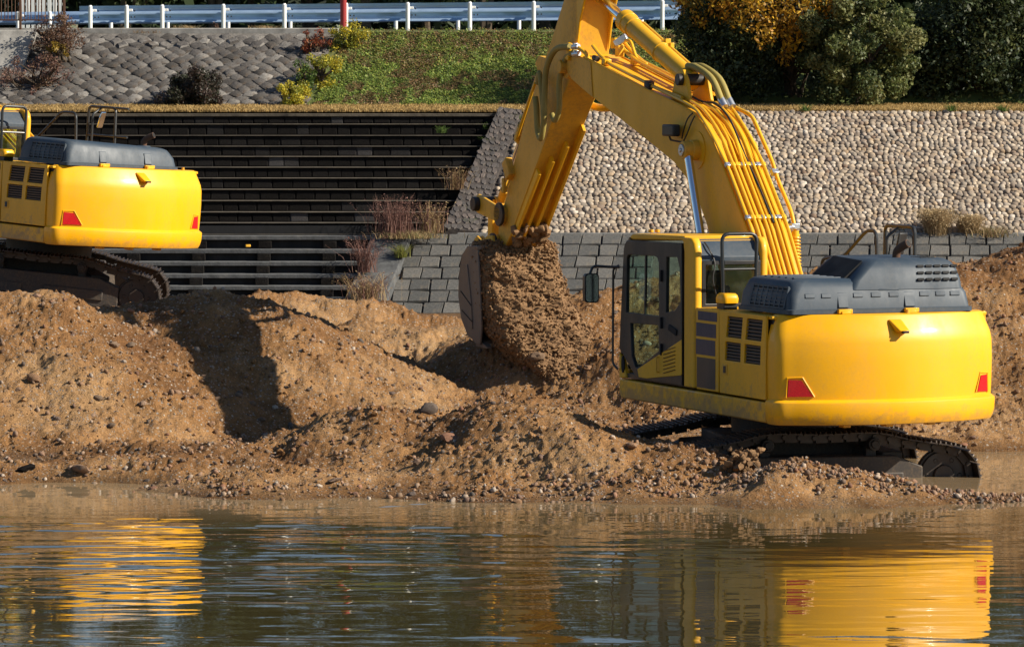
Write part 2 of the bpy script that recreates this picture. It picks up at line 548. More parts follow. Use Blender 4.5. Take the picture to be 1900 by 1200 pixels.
def tint_mat(name, rough=.7, trans=.25, spec=.3):
    m, nt, p = mat_new(name)
    a = nd(nt, 'ShaderNodeAttribute'); a.attribute_name = 'tint'
    nt.links.new(a.outputs['Color'], p.inputs['Base Color'])
    p.inputs['Roughness'].default_value = rough
    p.inputs['Specular IOR Level'].default_value = spec
    if trans:
        t = nd(nt, 'ShaderNodeBsdfTranslucent'); nt.links.new(a.outputs['Color'], t.inputs[0])
        mx = nd(nt, 'ShaderNodeMixShader'); mx.inputs[0].default_value = trans
        nt.links.new(p.outputs[0], mx.inputs[1]); nt.links.new(t.outputs[0], mx.inputs[2])
        nt.links.new(mx.outputs[0], nt.nodes['Material Output'].inputs[0])
    return m
M['leaf'] = tint_mat('leaves', .55, .35, .4)
M['blade'] = tint_mat('grass_blades', .8, .3, .2)
M['bark'] = rock_mat('bark', [(0, (.07, .05, .035)), (1, (.1, .075, .05))], 'object', 12, .8)
M['turf'] = rock_mat('bank_soil', [(0, (.10, .125, .034)), (1, (.11, .135, .036))], 'object', 2.5, .6, .95, ((.17, .11, .05), 1.3, .7))
M['drygrass'] = rock_mat('dry_grass_mat', [(0, (.30, .21, .09)), (1, (.32, .225, .1))], 'object', 6, .6, .95)
M['white'] = paint('white_post_paint', (.78, .78, .76), .45, (.3, .25, .2), .2)
M['galv_sky'] = paint('galvanised_beam_sky', (.38, .53, .74), .4, (.2, .17, .14), .12, metal=.6, scale=4, streak=False)  # blue of the reflected sky is put into the steel's base colour
M['redpole'] = paint('red_pole_paint', (.30, .02, .02), .45, (.1, .05, .04), .3)
M['asphalt'] = rock_mat('asphalt', [(0, (.05, .05, .05)), (1, (.055, .055, .055))], 'object', 20, .4)
M['fieldgrass'] = rock_mat('far_grass', [(0, (.08, .09, .035)), (1, (.09, .1, .04))], 'object', 1.5, .5)

def water_mat():
    m, nt, p = mat_new('muddy_river_water')
    tc = nt.nodes.new('ShaderNodeTexCoord')
    sx = nd(nt, 'ShaderNodeSeparateXYZ'); nt.links.new(tc.outputs['Object'], sx.inputs[0])
    big = noise_node(nt, .5, 3, .5, mapping=(.35, 1, 1))
    # silt stirred up beside the bank
    silt = nd(nt, 'ShaderNodeMapRange'); silt.inputs[1].default_value = 40.5; silt.inputs[2].default_value = 44.5
    nt.links.new(sx.outputs[1], silt.inputs[0])
    mixf = nd(nt, 'ShaderNodeMath', operation='MULTIPLY_ADD'); mixf.inputs[1].default_value = .8; mixf.use_clamp = True
    nt.links.new(big.outputs[0], mixf.inputs[0])
    add = nd(nt, 'ShaderNodeMath', operation='ADD'); add.inputs[1].default_value = -.36; add.use_clamp = False
    nt.links.new(silt.outputs[0], add.inputs[0]); nt.links.new(add.outputs[0], mixf.inputs[2])
    col = ramp(nt, [(0, (.044, .035, .013)), (.4, (.095, .068, .028)), (1, (.27, .195, .112))], mixf.outputs[0])
    nt.links.new(col.outputs[0], p.inputs['Base Color'])
    p.inputs['Roughness'].default_value = .012
    p.inputs['IOR'].default_value = 1.55
    # only the finest shiver is left to the shading; the ripples themselves are in the mesh
    n3 = noise_node(nt, 1.0, 2, .5, mapping=(7, 24, 1))
    bump(nt, p, n3.outputs[0], .03, .006)
    return m
M['water'] = water_mat()
# ------------------------------------------------------------------ excavators
TAIL = 2.78
def tail_y(x, inset=0.0):
    r = TAIL - inset
    return -math.sqrt(r * r - x * x)

def cw_ring(z, inset, nseg=26):
    """plan outline of the counterweight: swing arc behind, straight front"""
    hw = 1.37 - inset * .6
    rc = .13
    pts = []
    xe = hw - rc
    for k in range(nseg + 1):
        x = -xe + 2 * xe * k / nseg
        pts.append((x, tail_y(x, inset), z))
    yc = tail_y(xe, inset)
    right = []
    a0 = math.asin(xe / TAIL)
    for k in range(1, 7):
        a = a0 + (math.pi / 2 - a0) * k / 6
        right.append((xe + rc * (math.sin(a) - math.sin(a0)) / (1 - math.sin(a0)), yc + rc * 1.1 * (math.cos(a0) - math.cos(a)), z))
    right.append((hw, -2.18, z))
    left = [(-x, y, zz) for x, y, zz in reversed(right)]
    return pts + right + left

def surf_y(x, z):
    """outside of the counterweight's rear face"""
    if z < 1.33: i = 0.0
    elif z < 2.05: i = .05 - .0 * (z - 1.33)
    else: i = .05 + (z - 2.05) * .5
    return tail_y(x, i)

def lens_part(poly, parent, name='tail_light', mat='red', depth=.01, out=.022):
    mb = MB()
    n = len(poly)
    fr = [(x, surf_y(x, z) - out, z) for x, z in poly]
    bk = [(x, surf_y(x, z) + depth, z) for x, z in poly]
    mb.loft([bk, fr], True, True)
    return mb.build(name, M[mat], parent)

def seg_path(path, off):
    return [(x + off[0], y + off[1], z + off[2]) for x, y, z in path]

def make_excavator(name, label, humped, track_turn, swing_pose):
    root = empty(name, (0, 0, 0), label, 'excavator', 'yellow excavators in the river')
    Y, YW = M['yellow'], M['yellow_worn']
    # ---- undercarriage -------------------------------------------------------
    under = MB()
    under.box((0, 0, .62), (1.5, 1.7, .34)).cyl((0, 0, .78), (0, 0, 1.06), .66, 32)
    for sx in (-1, 1):
        under.bar((sx * .5, .6, .58), (sx * 1.15, .9, .5), .3, .3)
        under.bar((sx * .5, -.6, .58), (sx * 1.15, -.9, .5), .3, .3)
    u = under.build('undercarriage', M['trackframe'], root, .02)
    u.rotation_euler.z = track_turn
    loop = []
    S0, RC, ZC = 1.47, .35, .385
    for k in range(9):
        a = R(-90 + 180 * k / 8 * .92); loop.append((S0 + RC * math.cos(a), ZC + RC * math.sin(a)))
    loop += [(1.05, .80), (.62, .885), (0, .875), (-.62, .885), (-1.05, .80)]
    for k in range(9):
        a = R(105 + 165 * k / 8); loop.append((-S0 + RC * math.cos(a), ZC + RC * math.sin(a)))
    loop += [(-.7, .035), (0, .035), (.7, .035)]
    sm = smooth_path([(0, a, b) for a, b in loop + loop[:1]], 8)
    seg = [(sm[i + 1] - sm[i]).length for i in range(len(sm) - 1)]
    total = sum(seg)
    nshoe = 46
    def point(s):
        s %= total
        for i, l in enumerate(seg):
            if s <= l:
                d = (sm[i + 1] - sm[i]).normalized()
                return sm[i] + d * s, d
            s -= l
        return sm[-1], (sm[-1] - sm[-2]).normalized()
    shoe = MB()
    p_ = total / nshoe
    shoe.box((0, 0, .0), (.60, p_ * .93, .014))
    for q in (-.36, 0, .36):
        shoe.box((0, q * p_, .019), (.60, .014, .026), taper=.96)
    shoe_me = shoe.mesh('track_shoe', M['track'])
    for sx in (-1, 1):
        tx = sx * 1.19
        ch = MB()
        for k in range(nshoe):
            p, d = point((k + .5) * p_)
            nrm = Vector((0, -d.z, d.y))
            m = Matrix((Vector((1, 0, 0)), d, nrm)).transposed()
            for lx in (-.1, .1):
                ch.box(p + Vector((lx, 0, 0)) + nrm * .062, (.045, p_ * .8, .085), m)
            q, _ = point(k * p_)
            nq = Vector((0, -_.z, _.y))
            ch.cyl(q + nq * .05 + Vector((-.15, 0, 0)), q + nq * .05 + Vector((.15, 0, 0)), .027, 8)
        trk = ch.build('track', M['track'], root)
        trk.location = Matrix.Rotation(track_turn, 4, 'Z') @ Vector((tx, 0, 0))
        trk.rotation_euler.z = track_turn
        for k in range(nshoe):
            p, d = point((k + .5) * p_)
            nrm = Vector((0, d.z, -d.y))      # outwards
            so = link_mesh('track_shoe', shoe_me, trk)
            m = Matrix((Vector((-1, 0, 0)), d, nrm)).transposed()
            so.matrix_local = Matrix.Translation(p) @ m.to_4x4()
        fr = MB()
        fr.prism([(-1.25, .18), (1.2, .18), (1.2, .50), (.9, .62), (-.95, .62), (-1.25, .5)], -.16, .16)
        fr.box((sx * .17, .52, .36), (.03, .9, .16)).box((sx * .17, -.6, .36), (.03, .7, .16))
        f = fr.build('track_frame', M['trackframe'], trk, .03)
        for c in (-.62, .62):
            rl = MB(); rl.cyl((-.21, c, .755), (.21, c, .755), .072, 18).cyl((-.235, c, .755), (.235, c, .755), .045, 14)
            rl.box((0, c, .66), (.12, .12, .16))
            rl.build('carrier_roller', M['pin'], trk, .008)
        wl = MB(); wl.cyl((-.07, S0, ZC), (.07, S0, ZC), .27, 32).cyl((-.11, S0, ZC), (.11, S0, ZC), .12, 20).cyl((-.04, S0, ZC), (.04, S0, ZC), .3, 32)
        for a in range(6):
            aa = a * math.pi / 3
            wl.cyl((-.075, S0 + .19 * math.cos(aa), ZC + .19 * math.sin(aa)), (.075, S0 + .19 * math.cos(aa), ZC + .19 * math.sin(aa)), .03, 8)
        wl.build('idler_wheel', M['track'], trk, .01)
        sp = MB(); sp.cyl((-.05, -S0, ZC), (.05, -S0, ZC), .28, 21).cyl((-.2, -S0, ZC), (.2, -S0, ZC), .2, 24)
        for a in range(21):
            aa = a * 2 * math.pi / 21
            sp.box((0, -S0 + .29 * math.cos(aa), ZC + .29 * math.sin(aa)), (.05, .05, .06), (aa, 0, 0))
        sp.build('sprocket', M['track'], trk, .006)
        for c in range(7):
            rl = MB(); yy = -1.05 + c * .35
            rl.cyl((-.2, yy, .165), (.2, yy, .165), .085, 14)
            rl.build('bottom_roller', M['pin'], trk)
    # ---- upper frame -----------------------------------------------------------
    fr = MB()
    side = [(1.74, 1.31), (1.76, 1.16), (1.70, 1.09), (-2.17, 1.09), (-2.17, 1.31)]
    fr.prism(side, -1.36, -1.14)
    fr.prism(side, 1.14, 1.36)
    fr.box((0, -.35, 1.20), (2.26, 3.8, .18))
    fr.build('main_frame', Y, root, .018)
    deck = MB()
    deck.box((0, -1.25, 1.76), (2.60, 2.0, .88))
    deck.box((0, -.2, 1.6), (.66, 1.6, .5))
    deck.build('engine_bay', M['black'], root, .02)
    tb = MB(); tb.box((.92, .55, 1.66), (.86, 1.75, .68)); tb.build('tool_box', Y, root, .03)
    top = MB(); top.box((0, -1.27, 2.215), (2.66, 1.98, .035)); top.build('deck_plate', Y, root, .008)
    # ---- side doors ----------------------------------------------------------------
    for sx in (-1, 1):
        xo, xi = sx * 1.365, sx * 1.33
        holes = []
        if sx < 0:
            vents = [[(-1.22, 2.185), (-1.60, 2.185), (-1.56, 1.955), (-1.17, 1.955)], [(-1.71, 2.185), (-2.10, 2.185), (-2.06, 1.955), (-1.66, 1.955)],
                     [(-1.16, 1.905), (-1.55, 1.905), (-1.54, 1.70), (-1.14, 1.70)], [(-1.65, 1.905), (-2.05, 1.905), (-2.04, 1.70), (-1.63, 1.70)]]
            vents = [[(y, z + (1.95 - z) * .0) for y, z in v] for v in vents]
        else:
            vents = [[(-1.2, 2.1), (-2.1, 2.1), (-2.05, 1.6), (-1.2, 1.6)]]
        pl = MB().plate([(-1.0, 2.235), (-1.02, 1.335), (-2.17, 1.335), (-2.175, 1.345), (-2.175, 2.235)], vents, xo, xi)
        d = pl.build('engine_door', Y, root, .006)
        for v in vents:
            y0, y1 = min(p[0] for p in v), max(p[0] for p in v)
            z0, z1 = min(p[1] for p in v), max(p[1] for p in v)
            sl = MB()
            n = 6
            for k in range(n):
                zz = z0 + (z1 - z0) * (k + .5) / n
                sl.box((sx * 1.342, (y0 + y1) / 2, zz), (.012, y1 - y0 - .03, (z1 - z0) / n * .42), (0, sx * .5, 0))
            sl.build('louvre', M['steel'], d)
            bk = MB(); bk.box((sx * 1.31, (y0 + y1) / 2, (z0 + z1) / 2), (.02, y1 - y0 + .04, z1 - z0 + .04)); bk.build('vent_backing', M['hollow'], d)
        if sx < 0:
            lt = MB(); lt.box((-1.367, -1.11 - .05, 1.60), (.012, .12, .115)); lt.build('door_latch', YW, d, .004)
            l2 = MB(); l2.box((-1.374, -1.16, 1.60), (.012, .055, .075)); l2.build('latch_button', M['black'], d, .003)
    # ---- front left door with stripes --------------------------------------------
    pd = MB(); pd.prism([(-.375, 2.21), (-.40, 1.335), (-.985, 1.335), (-.985, 2.235), (-.43, 2.235)], -1.365, -1.33)
    pdo = pd.build('side_cover', Y, root, .012)
    for q, (z0, z1, y0, y1, mt) in enumerate([(2.105, 2.205, -.45, -.945, 'navy'), (1.925, 2.075, -.405, -.92, 'navy'), (1.725, 1.895, -.40, -.90, 'navy'), (1.36, 1.695, -.425, -.905, 'darkstripe')]):
        st = MB(); st.box((-1.3665, (y0 + y1) / 2, (z0 + z1) / 2), (.004, abs(y1 - y0), z1 - z0)); st.build('stripe', M[mt], pdo)
    # ---- counterweight ---------------------------------------------------------------
    prof = [(1.075, .10), (1.085, .05), (1.135, .022), (1.20, .006), (1.305, 0), (1.322, .004), (1.352, .05), (1.50, .043), (1.75, .038), (1.95, .045), (2.03, .062), (2.10, .095), (2.215, .15), (2.24, .165), (2.25, .19)]
    cw = MB(); cw.loft([cw_ring(z, i) for z, i in prof])
    cwo = cw.build('counterweight', M['yellow_clean'], root, angle=24)
    lens_part([(-1.235, 1.385), (-1.225, 1.565), (-1.10, 1.56), (-.985, 1.39)], cwo)
    lens_part([(1.235, 1.385), (1.225, 1.565), (1.13, 1.56), (1.07, 1.39)], cwo)
    for s in (-1, 1):
        hood = MB()
        a, b = (-.965, -1.085) if s < 0 else (1.05, 1.115)
        path = [(s * 1.245, 1.375), (s * 1.235, 1.585), (b, 1.59), (a, 1.385)]
        hood.tube([(x, surf_y(x, z) - .012, z) for x, z in path], .010, 6)
        hood.build('lamp_surround', M['yellow_clean'], cwo)
    cam_ = MB()
    xs = (-.17, .085)
    def cs(x, z, o): return (x, surf_y(x, z) - o, z)
    ring0 = [cs(-.12, 2.20, -.01), cs(.05, 2.20, -.01), cs(.10, 2.06, -.01), cs(-.06, 2.06, -.01)]
    ring1 = [cs(-.10, 2.18, .02), cs(.04, 2.18, .02), cs(.085, 2.075, .085), cs(-.04, 2.075, .085)]
    cam_.loft([ring0, ring1])
    co = cam_.build('rear_camera_cowl', M['yellow_clean'], cwo, .012)
    le = MB(); le.box((.025, surf_y(.02, 2.075) - .075, 2.066), (.07, .05, .025)); le.build('camera_lens', M['hollow'], co)
    for x in (-.5, .0, .55):
        lug = MB(); lug.box((x, tail_y(x) + .35, 1.06), (.09, .12, .05)); lug.build('lifting_lug', YW, cwo, .006)
    for x in (-.85, .2, 1.0):
        lug = MB(); lug.cyl((x, tail_y(x, .2) + .06, 2.24), (x, tail_y(x, .2) + .06, 2.29), .022, 8); lug.build('bolt', YW, cwo)
    # ---- engine hood -------------------------------------------------------------------
    def ring(x0, x1, y0, y1, z, r, n=6):
        pts = []
        for cx, cy, a0 in ((x1 - r, y1 - r, 0), (x0 + r, y1 - r, 90), (x0 + r, y0 + r, 180), (x1 - r, y0 + r, 270)):
            for k in range(n + 1):
                a = R(a0 + 90 * k / n); pts.append((cx + r * math.cos(a), cy + r * math.sin(a), z))
        return pts
    hb = MB()
    H0, H1 = 2.255, (2.62 if humped else 2.64)
    levels = [(H0, 0), (H0 + .045, 0), (H0 + .05, .022), (H0 + .20, .045), (H1 - .09, .085), (H1 - .04, .11), (H1 - .012, .155), (H1, .22)]
    rings = []
    for z, i in levels:
        f = (z - H0) / (H1 - H0)
        tilt = 0 if humped else .09 * f
        rr = ring(-1.20 + i * .9, (1.08 if humped else .86) - i, -2.42 + i, -1.10 - i * .3, z, .07 + i * .5)
        if tilt:
            rr = [(x, y, zz - tilt * (x + 1.2) / 2.3) for x, y, zz in rr]
        rings.append(rr)
    hb.loft(rings)
    hood = hb.build('engine_hood', M['slate'], root, angle=50)
    if humped:
        hp = MB()
        lv = [(2.50, -.44, .99, -2.36, .0), (2.60, -.38, .98, -2.34, .0), (2.72, -.24, .95, -2.30, 0), (2.785, -.15, .91, -2.25, .0), (2.815, -.08, .85, -2.19, 0), (2.825, .0, .78, -2.11, 0)]
        hp.loft([ring(x0, x1, y0, -1.2, z, .09) for z, x0, x1, y0, _ in lv])
        hp.build('hood_bulge', M['slate'], hood, angle=50)
        dk = MB(); 
        dk.loft([[(-.425, -2.16, 2.60 - .035), (-.395, -1.4, 2.60 - .01), (-.12, -1.4, 2.82), (-.15, -2.10, 2.79)],
                 [(-.465, -2.18, 2.58), (-.435, -1.38, 2.6), (-.13, -1.38, 2.83), (-.16, -2.12, 2.803)]])
        dk.build('bulge_intake', M['hollow'], hood)
        for k in range(5):
            rb = MB(); rb.bar((-1.0, -2.10 + k * .17, 2.625), (-.42, -2.10 + k * .17, 2.625), .05, .016); rb.build('hood_rib', M['slate'], hood, .006)
    # end grille: lattice over a dark hollow
    gx = MB()
    nz, ny = (6, 7)
    ya, yb = -2.27, -1.42
    za, zb = H0 + .06, H1 - .085
    def gxp(z): return -1.20 + .9 * (.022 + (.085 - .022) * (z - H0 - .05) / (H1 - .14 - H0)) - .006
    for k in range(nz + 1):
        z = za + (zb - za) * k / nz
        gx.bar((gxp(z), ya, z), (gxp(z), yb, z), .022, .022)
    for k in range(ny + 1):
        y = ya + (yb - ya) * k / ny
        gx.bar((gxp(za), y, za), (gxp(zb), y, zb), .022, .026, up=(1, 0, 0))
    g = gx.build('hood_grille', M['slate'], hood)
    bk = MB(); bk.loft([[(gxp(za) + .0, ya, za), (gxp(za), yb, za), (gxp(zb), yb, zb), (gxp(zb), ya, zb)], [(gxp(za) + .03, ya, za), (gxp(za) + .03, yb, za), (gxp(zb) + .03, yb, zb), (gxp(zb) + .03, ya, zb)]])
    bk.build('grille_hollow', M['hollow'], hood)
    # hatches, embossed pads, hinges
    def hood_y(z):
        f = (z - H0 - .05) / (H1 - .14 - H0)
        return -2.42 + .022 + (.085 - .022) * f
    for x in (-.93, -.73, -.34, -.12, .10, .48, .68, .86):
        if humped:
            z = H0 + .19
            pad = MB(); pad.box((x, hood_y(z) - .010, z), (.12, .03, .05), (-.28, 0, 0)); pad.build('embossed_pad', M['slate'], hood, .006)
    for x in (-.53, .29):
        hg = MB(); hg.box((x, hood_y(H0 + .13) - .004, H0 + .14), (.13, .02, .17), (-.29, 0, 0)); hg.build('hinge_plate', M['slate'], hood, .008)
        ht = MB(); ht.box((x, -2.435, H0 + .025), (.17, .05, .045)).box((x, -2.46, H0 + .01), (.11, .03, .03)); ht.build('hinge', Y, hood, .006)
    if humped:
        hd = MB(); hd.box((.05, hood_y(2.53) + .0, 2.50), (.26, .05, .03)); hd.build('hood_grip', M['slate'], hood, .01)
    # slots: rows of dark slots on the right end of the top
    sl = MB()
    if humped:
        for r_ in range(3):
            for k in range(5):
                z = 2.60 + r_ * .07
                sl.box((.45 + k * .105 + r_ * .01, -2.345 + r_ * .028 - .006, z), (.075, .02, .026), (-.35, 0, 0))
        for r_ in range(5):
            for k in range(2):
                sl.box((.6 + k * .1, -2.12 + r_ * .05, 2.826), (.075, .028, .006))
    else:
        for r_ in range(5):
            for k in range(7):
                sl.box((-.3 + k * .09 + (.08 if k > 3 else 0), -2.05 + r_ * .07, H1 + .002 - .09 * (1.1 + k * .09 + (.08 if k > 3 else 0)) / 2.3), (.055, .03, .008))
    sl.build('hood_slots', M['hollow'], hood)['kind'] = 'stuff'
    ex = MB()
    ez = 2.78 if humped else 2.55
    ex_x = .36 if humped else .52
    pth = smooth_path([(ex_x, -1.95, ez - .05), (ex_x, -1.95, ez + .09), (ex_x + .02, -2.0, ez + .15), (ex_x + .07, -2.09, ez + .20)], 5)
    ex.tube(pth, .045, 14)
    e = ex.build('exhaust_pipe', M['rust'], root)
    e2 = MB(); d = (pth[-1] - pth[-2]).normalized(); e2.cyl(pth[-1] - d * .05, pth[-1] + d * .003, .037, 14); e2.build('pipe_mouth', M['hollow'], e)
    rg = MB(); rg.cyl((ex_x, -1.95, ez - .02), (ex_x, -1.95, ez + .035), .10, 18); rg.build('pipe_collar', M['slate'], e, .01)
    # ---- cab ------------------------------------------------------------------------------
    cab = MB()
    XL, XR = -1.36, -.42
    # roof and pillars
    roof = [(1.50, 2.95), (1.42, 2.995), (-.02, 3.015), (-.02, 2.965), (1.42, 2.93)]
    cab.prism(roof, XL + .02, XR - .02)
    cab.prism([(-.03, 2.99), (-.14, 2.965), (-.16, 2.90), (-.03, 2.93)], XL + .05, XR - .05)
    # rear corner posts, rounded in plan
    def post(x0, x1, y0, y1, zb, zt, lean):
        rb = ring(x0, x1, y0, y1, zb, .045, 4)
        rings_ = [rb, [(x, y, zt - .16) for x, y, z in ring(x0, x1, y0, y1, 0, .045, 4)], [(x, y + lean * .35, zt - .06) for x, y, z in ring(x0, x1, y0, y1, 0, .045, 4)], [(x, y + lean, zt) for x, y, z in ring(x0, x1, y0 + .02, y1, 0, .04, 4)]]
        cab.loft(rings_)
    post(XL, XL + .11, -.33, -.035, 1.34, 3.0, .07)
    post(XR - .10, XR, -.33, -.06, 1.34, 3.0, .07)
    cab.box(((XL + XR) / 2, -.30, 1.80), (XR - XL - .2, .05, .84))
    cab.box((XR - .02, .6, 1.75), (.04, 1.7, .8))
    cab.box(((XL + XR) / 2, 1.70, 1.37), (XR - XL, .05, .10))
    cab.prism([(1.745, 1.62), (1.69, 1.56), (1.57, 1.40), (1.545, 1.335), (1.745, 1.32)], XL - .004, XL + .06)
    cabo = cab.build('cab', Y, root, .012)
    fl = MB(); fl.box(((XL + XR) / 2, .7, 1.36), (XR - XL - .04, 2.0, .05)); fl.build('cab_floor', M['black'], cabo)
    # rear roof visor and rear window
    vz = MB(); vz.prism([(-.10, 2.985), (-.19, 2.93), (-.30, 2.79), (-.30, 2.74), (-.25, 2.74), (-.15, 2.9), (-.10, 2.95)], XL + .1, XR - .09)
    vz.build('rear_visor', M['slate'], cabo, .008)
    rw = MB().plate([(XL + .105, 2.745), (XR - .095, 2.745), (XR - .095, 2.215), (XL + .105, 2.215)], [[(XL + .155, 2.70), (XL + .155, 2.27), (XR - .14, 2.27), (XR - .14, 2.70)]], -.315, -.275, 'XZ')
    rwo = rw.build('rear_window_frame', M['black'], cabo, .006)
    gl = MB(); gl.box(((XL + XR) / 2, -.295, 2.485), (XR - XL - .28, .006, .45)); gl.build('rear_pane', M['glass'], rwo)
    # front and right glazing
    ff = MB().plate([(XL + .02, 2.95), (XR - .02, 2.95), (XR - .02, 1.42), (XL + .02, 1.42)], [[(XL + .06, 2.9), (XL + .06, 1.47), (XR - .06, 1.47), (XR - .06, 2.9)]], 1.0, 1.04, 'XZ')
    ff.v = [(x, 1.745 - (z - 1.3) * .09 - (.12 if z > 2.94 else 0) + (y - 1.0), z) for x, y, z in ff.v]
    ffo = ff.build('front_window_frame', M['black'], cabo)
    gl = MB(); gl.loft([[(XL + .05, 1.74, 1.46), (XR - .05, 1.74, 1.46), (XR - .07, 1.60, 2.91), (XL + .07, 1.60, 2.91)], [(XL + .05, 1.746, 1.46), (XR - .05, 1.746, 1.46), (XR - .07, 1.606, 2.91), (XL + .07, 1.606, 2.91)]])
    gl.build('front_pane', M['glass'], ffo)
    rs = MB().plate([(1.70, 2.15), (1.6, 2.93), (-.06, 2.95), (-.06, 2.15)], [[(1.6, 2.2), (1.52, 2.86), (.02, 2.88), (.02, 2.2)]], XR - .03, XR)
    rso = rs.build('right_window_frame', M['black'], cabo)
    gl = MB(); gl.prism([(1.61, 2.19), (1.53, 2.87), (.01, 2.89), (.01, 2.19)], XR - .018, XR - .012); gl.build('right_pane', M['glass'], rso)
    # left door with its three panes
    outer = [(1.615, 2.80), (1.585, 2.87), (1.52, 2.915), (-.0, 2.935), (-.02, 1.345), (1.16, 1.345), (1.32, 1.40), (1.48, 1.50), (1.66, 1.62), (1.735, 1.66)]
    w1 = [(1.545, 2.09), (1.52, 2.71), (1.49, 2.745), (1.42, 2.755), (.74, 2.765), (.66, 2.745), (.625, 2.69), (.615, 2.09)]
    w2 = [(1.42, 1.97), (.63, 1.985), (.615, 1.70), (1.21, 1.465), (1.27, 1.475), (1.38, 1.60)]
    w3 = [(.425, 2.14), (.41, 2.765), (.12, 2.775), (.05, 2.65), (.025, 2.28), (.18, 2.175)]
    dr = MB().plate(outer, [w1, w2, w3], XL - .006, XL + .04)
    dro = dr.build('cab_door', M['black'], root, .006)
    for nm, w in (('door_pane', w1), ('lower_door_pane', w2), ('quarter_pane', w3)):
        cx = sum(p[0] for p in w) / len(w); cz = sum(p[1] for p in w) / len(w)
        gl = MB(); gl.prism([(cx + (a - cx) * 1.03, cz + (b - cz) * 1.03) for a, b in w], XL + .014, XL + .02); gl.build(nm, M['glass'], dro)
    mu = MB(); mu.bar((XL + .012, 1.03, 2.08), (XL + .012, 1.01, 2.765), .03, .022, up=(1, 0, 0)); mu.build('window_bar', M['black'], dro)
    yp = MB(); yp.prism([(1.16, 1.365), (1.20, 1.455), (-.015, 1.86), (-.025, 1.475), (.0, 1.46), (.95, 1.365)], XL - .014, XL - .005); ypo = yp.build('door_skirt', Y, dro, .004)
    for k in range(7):
        z = 1.50 + k * .042
        sv = MB(); sv.bar((XL - .015, .14, z + .015), (XL - .015, .46, z - .045), .006, .018, up=(1, 0, 0))
        sv.build('vent_slot', M['hollow'] if k < 6 else M['black'], dro)
    hd = MB(); hd.box((XL - .012, .22, 1.955), (.02, .22, .07), (.25, 0, 0)); hd.build('door_handle', M['hollow'], dro, .006)
    hg = MB(); hg.tube(rounded([(XL - .008, .60, 1.63), (XL - .04, .60, 1.63), (XL - .04, .60, 1.46), (XL - .008, .60, 1.46)], .02), .009, 6); hg.build('grab_handle', YW, dro)
    for z in (2.55, 2.02, 1.72):
        hh = MB(); hh.box((XL - .014, .53, z), (.03, .035, .13)); hh.build('door_hinge', M['hollow'], dro, .005)
    ov = MB(); ov.cyl((XL - .014, 1.62, 1.515), (XL + .0, 1.62, 1.515), .055, 20); ov.v = [(x, 1.62 + (y - 1.62) * .75, 1.515 + (z - 1.515) * 1.8 - .03) for x, y, z in ov.v]; ov.build('step_lamp', M['hollow'], cabo)
    # grab rail and mirror at the cab's front corner
    gr = MB(); gr.tube(rounded([(XL - .02, 1.72, 2.62), (XL - .06, 1.79, 2.58), (XL - .06, 1.80, 1.48), (XL - .02, 1.74, 1.42)], .05), .014, 8); gr.build('grab_rail', M['railpaint'], root)
    mr = MB(); mr.tube(rounded([(XL - .02, 1.70, 2.60), (XL - .10, 1.82, 2.60), (XL - .30, 1.84, 2.615), (XL - .34, 1.84, 2.52)], .05), .016, 8)
    mro = mr.build('mirror_arm', M['railpaint'], root)
    mh = MB()
    def rr(cx, cz, w, h, y): 
        return [(x, y, z) for x, z, _ in ring(cx - w / 2, cx + w / 2, cz - h / 2, cz + h / 2, 0, .04, 4)]
    mh.loft([rr(XL - .33, 2.36, .10, .24, 1.93), rr(XL - .33, 2.36, .17, .33, 1.88), rr(XL - .33, 2.36, .18, .34, 1.80)])
    mho = mh.build('mirror_housing', M['black'], mro)
    mg = MB(); mg.loft([rr(XL - .33, 2.36, .155, .315, 1.798), rr(XL - .33, 2.36, .155, .315, 1.795)]); mg.build('mirror_glass', M['mirrorglass'], mro)
    # inside
    st = MB(); st.box((-.9, .45, 1.80), (.5, .5, .14)).box((-.9, .18, 2.14), (.48, .14, .62), (-.12, 0, 0)).box((-.9, .13, 2.52), (.28, .1, .2)).box((-.9, .45, 1.6), (.4, .4, .3))
    st.build('operator_seat', M['seat'], cabo, .05, 3)
    cn = MB(); cn.box((-.58, .6, 1.85), (.16, .55, .3)).box((-1.2, .48, 1.86), (.12, .34, .16)).cyl((-.58, .85, 2.0), (-.58, .87, 2.16), .02).cyl((-1.2, .85, 1.97), (-1.2, .87, 2.13), .02).box((-.55, 1.35, 2.05), (.16, .06, .24))
    cn.build('control_console', M['black'], cabo, .02)
    # small lamp clips on the roof
    for x in (-1.2, -1.12):
        cl = MB(); cl.box((x, 1.2, 3.03), (.035, .09, .035)); cl.build('roof_clip', Y, cabo, .005)
    ho = MB()
    ho.tube(smooth_path([(-1.17, -.2, 2.95), (-1.14, -.28, 2.86), (-1.10, -.33, 2.72), (-1.13, -.34, 2.55), (-1.09, -.34, 2.38)], 4), .009, 5); ho.build('aerial_lead', M['black'], cabo)
    # guard hoop behind the cab
    gh = MB(); gh.tube(rounded([(-1.10, -.55, 2.23), (-1.12, -.55, 3.05), (-.68, -.55, 3.05), (-.70, -.55, 2.23)], .09), .021, 10).tube([(-1.11, -.55, 2.66), (-.69, -.55, 2.66)], .014, 8)
    gh.build('rear_window_guard', M['railpaint'], root)
    be = MB(); be.loft([[(x * (1 - i) + -1.13 * i, y * (1 - i) + -.715 * i, z) for x, y, _ in ring(-1.23, -1.03, -.83, -.60, 0, .05, 4)] for z, i in ((2.30, 0), (2.35, -.04), (2.385, .05), (2.405, .25))])
    beo = be.build('deck_lamp', M['yellow_clean'], root)
    b2 = MB(); b2.box((-1.13, -.71, 2.265), (.17, .19, .08)); b2.build('lamp_base', M['black'], beo, .01)
    # ---- handrails on the right side ------------------------------------------------------
    hr = MB()
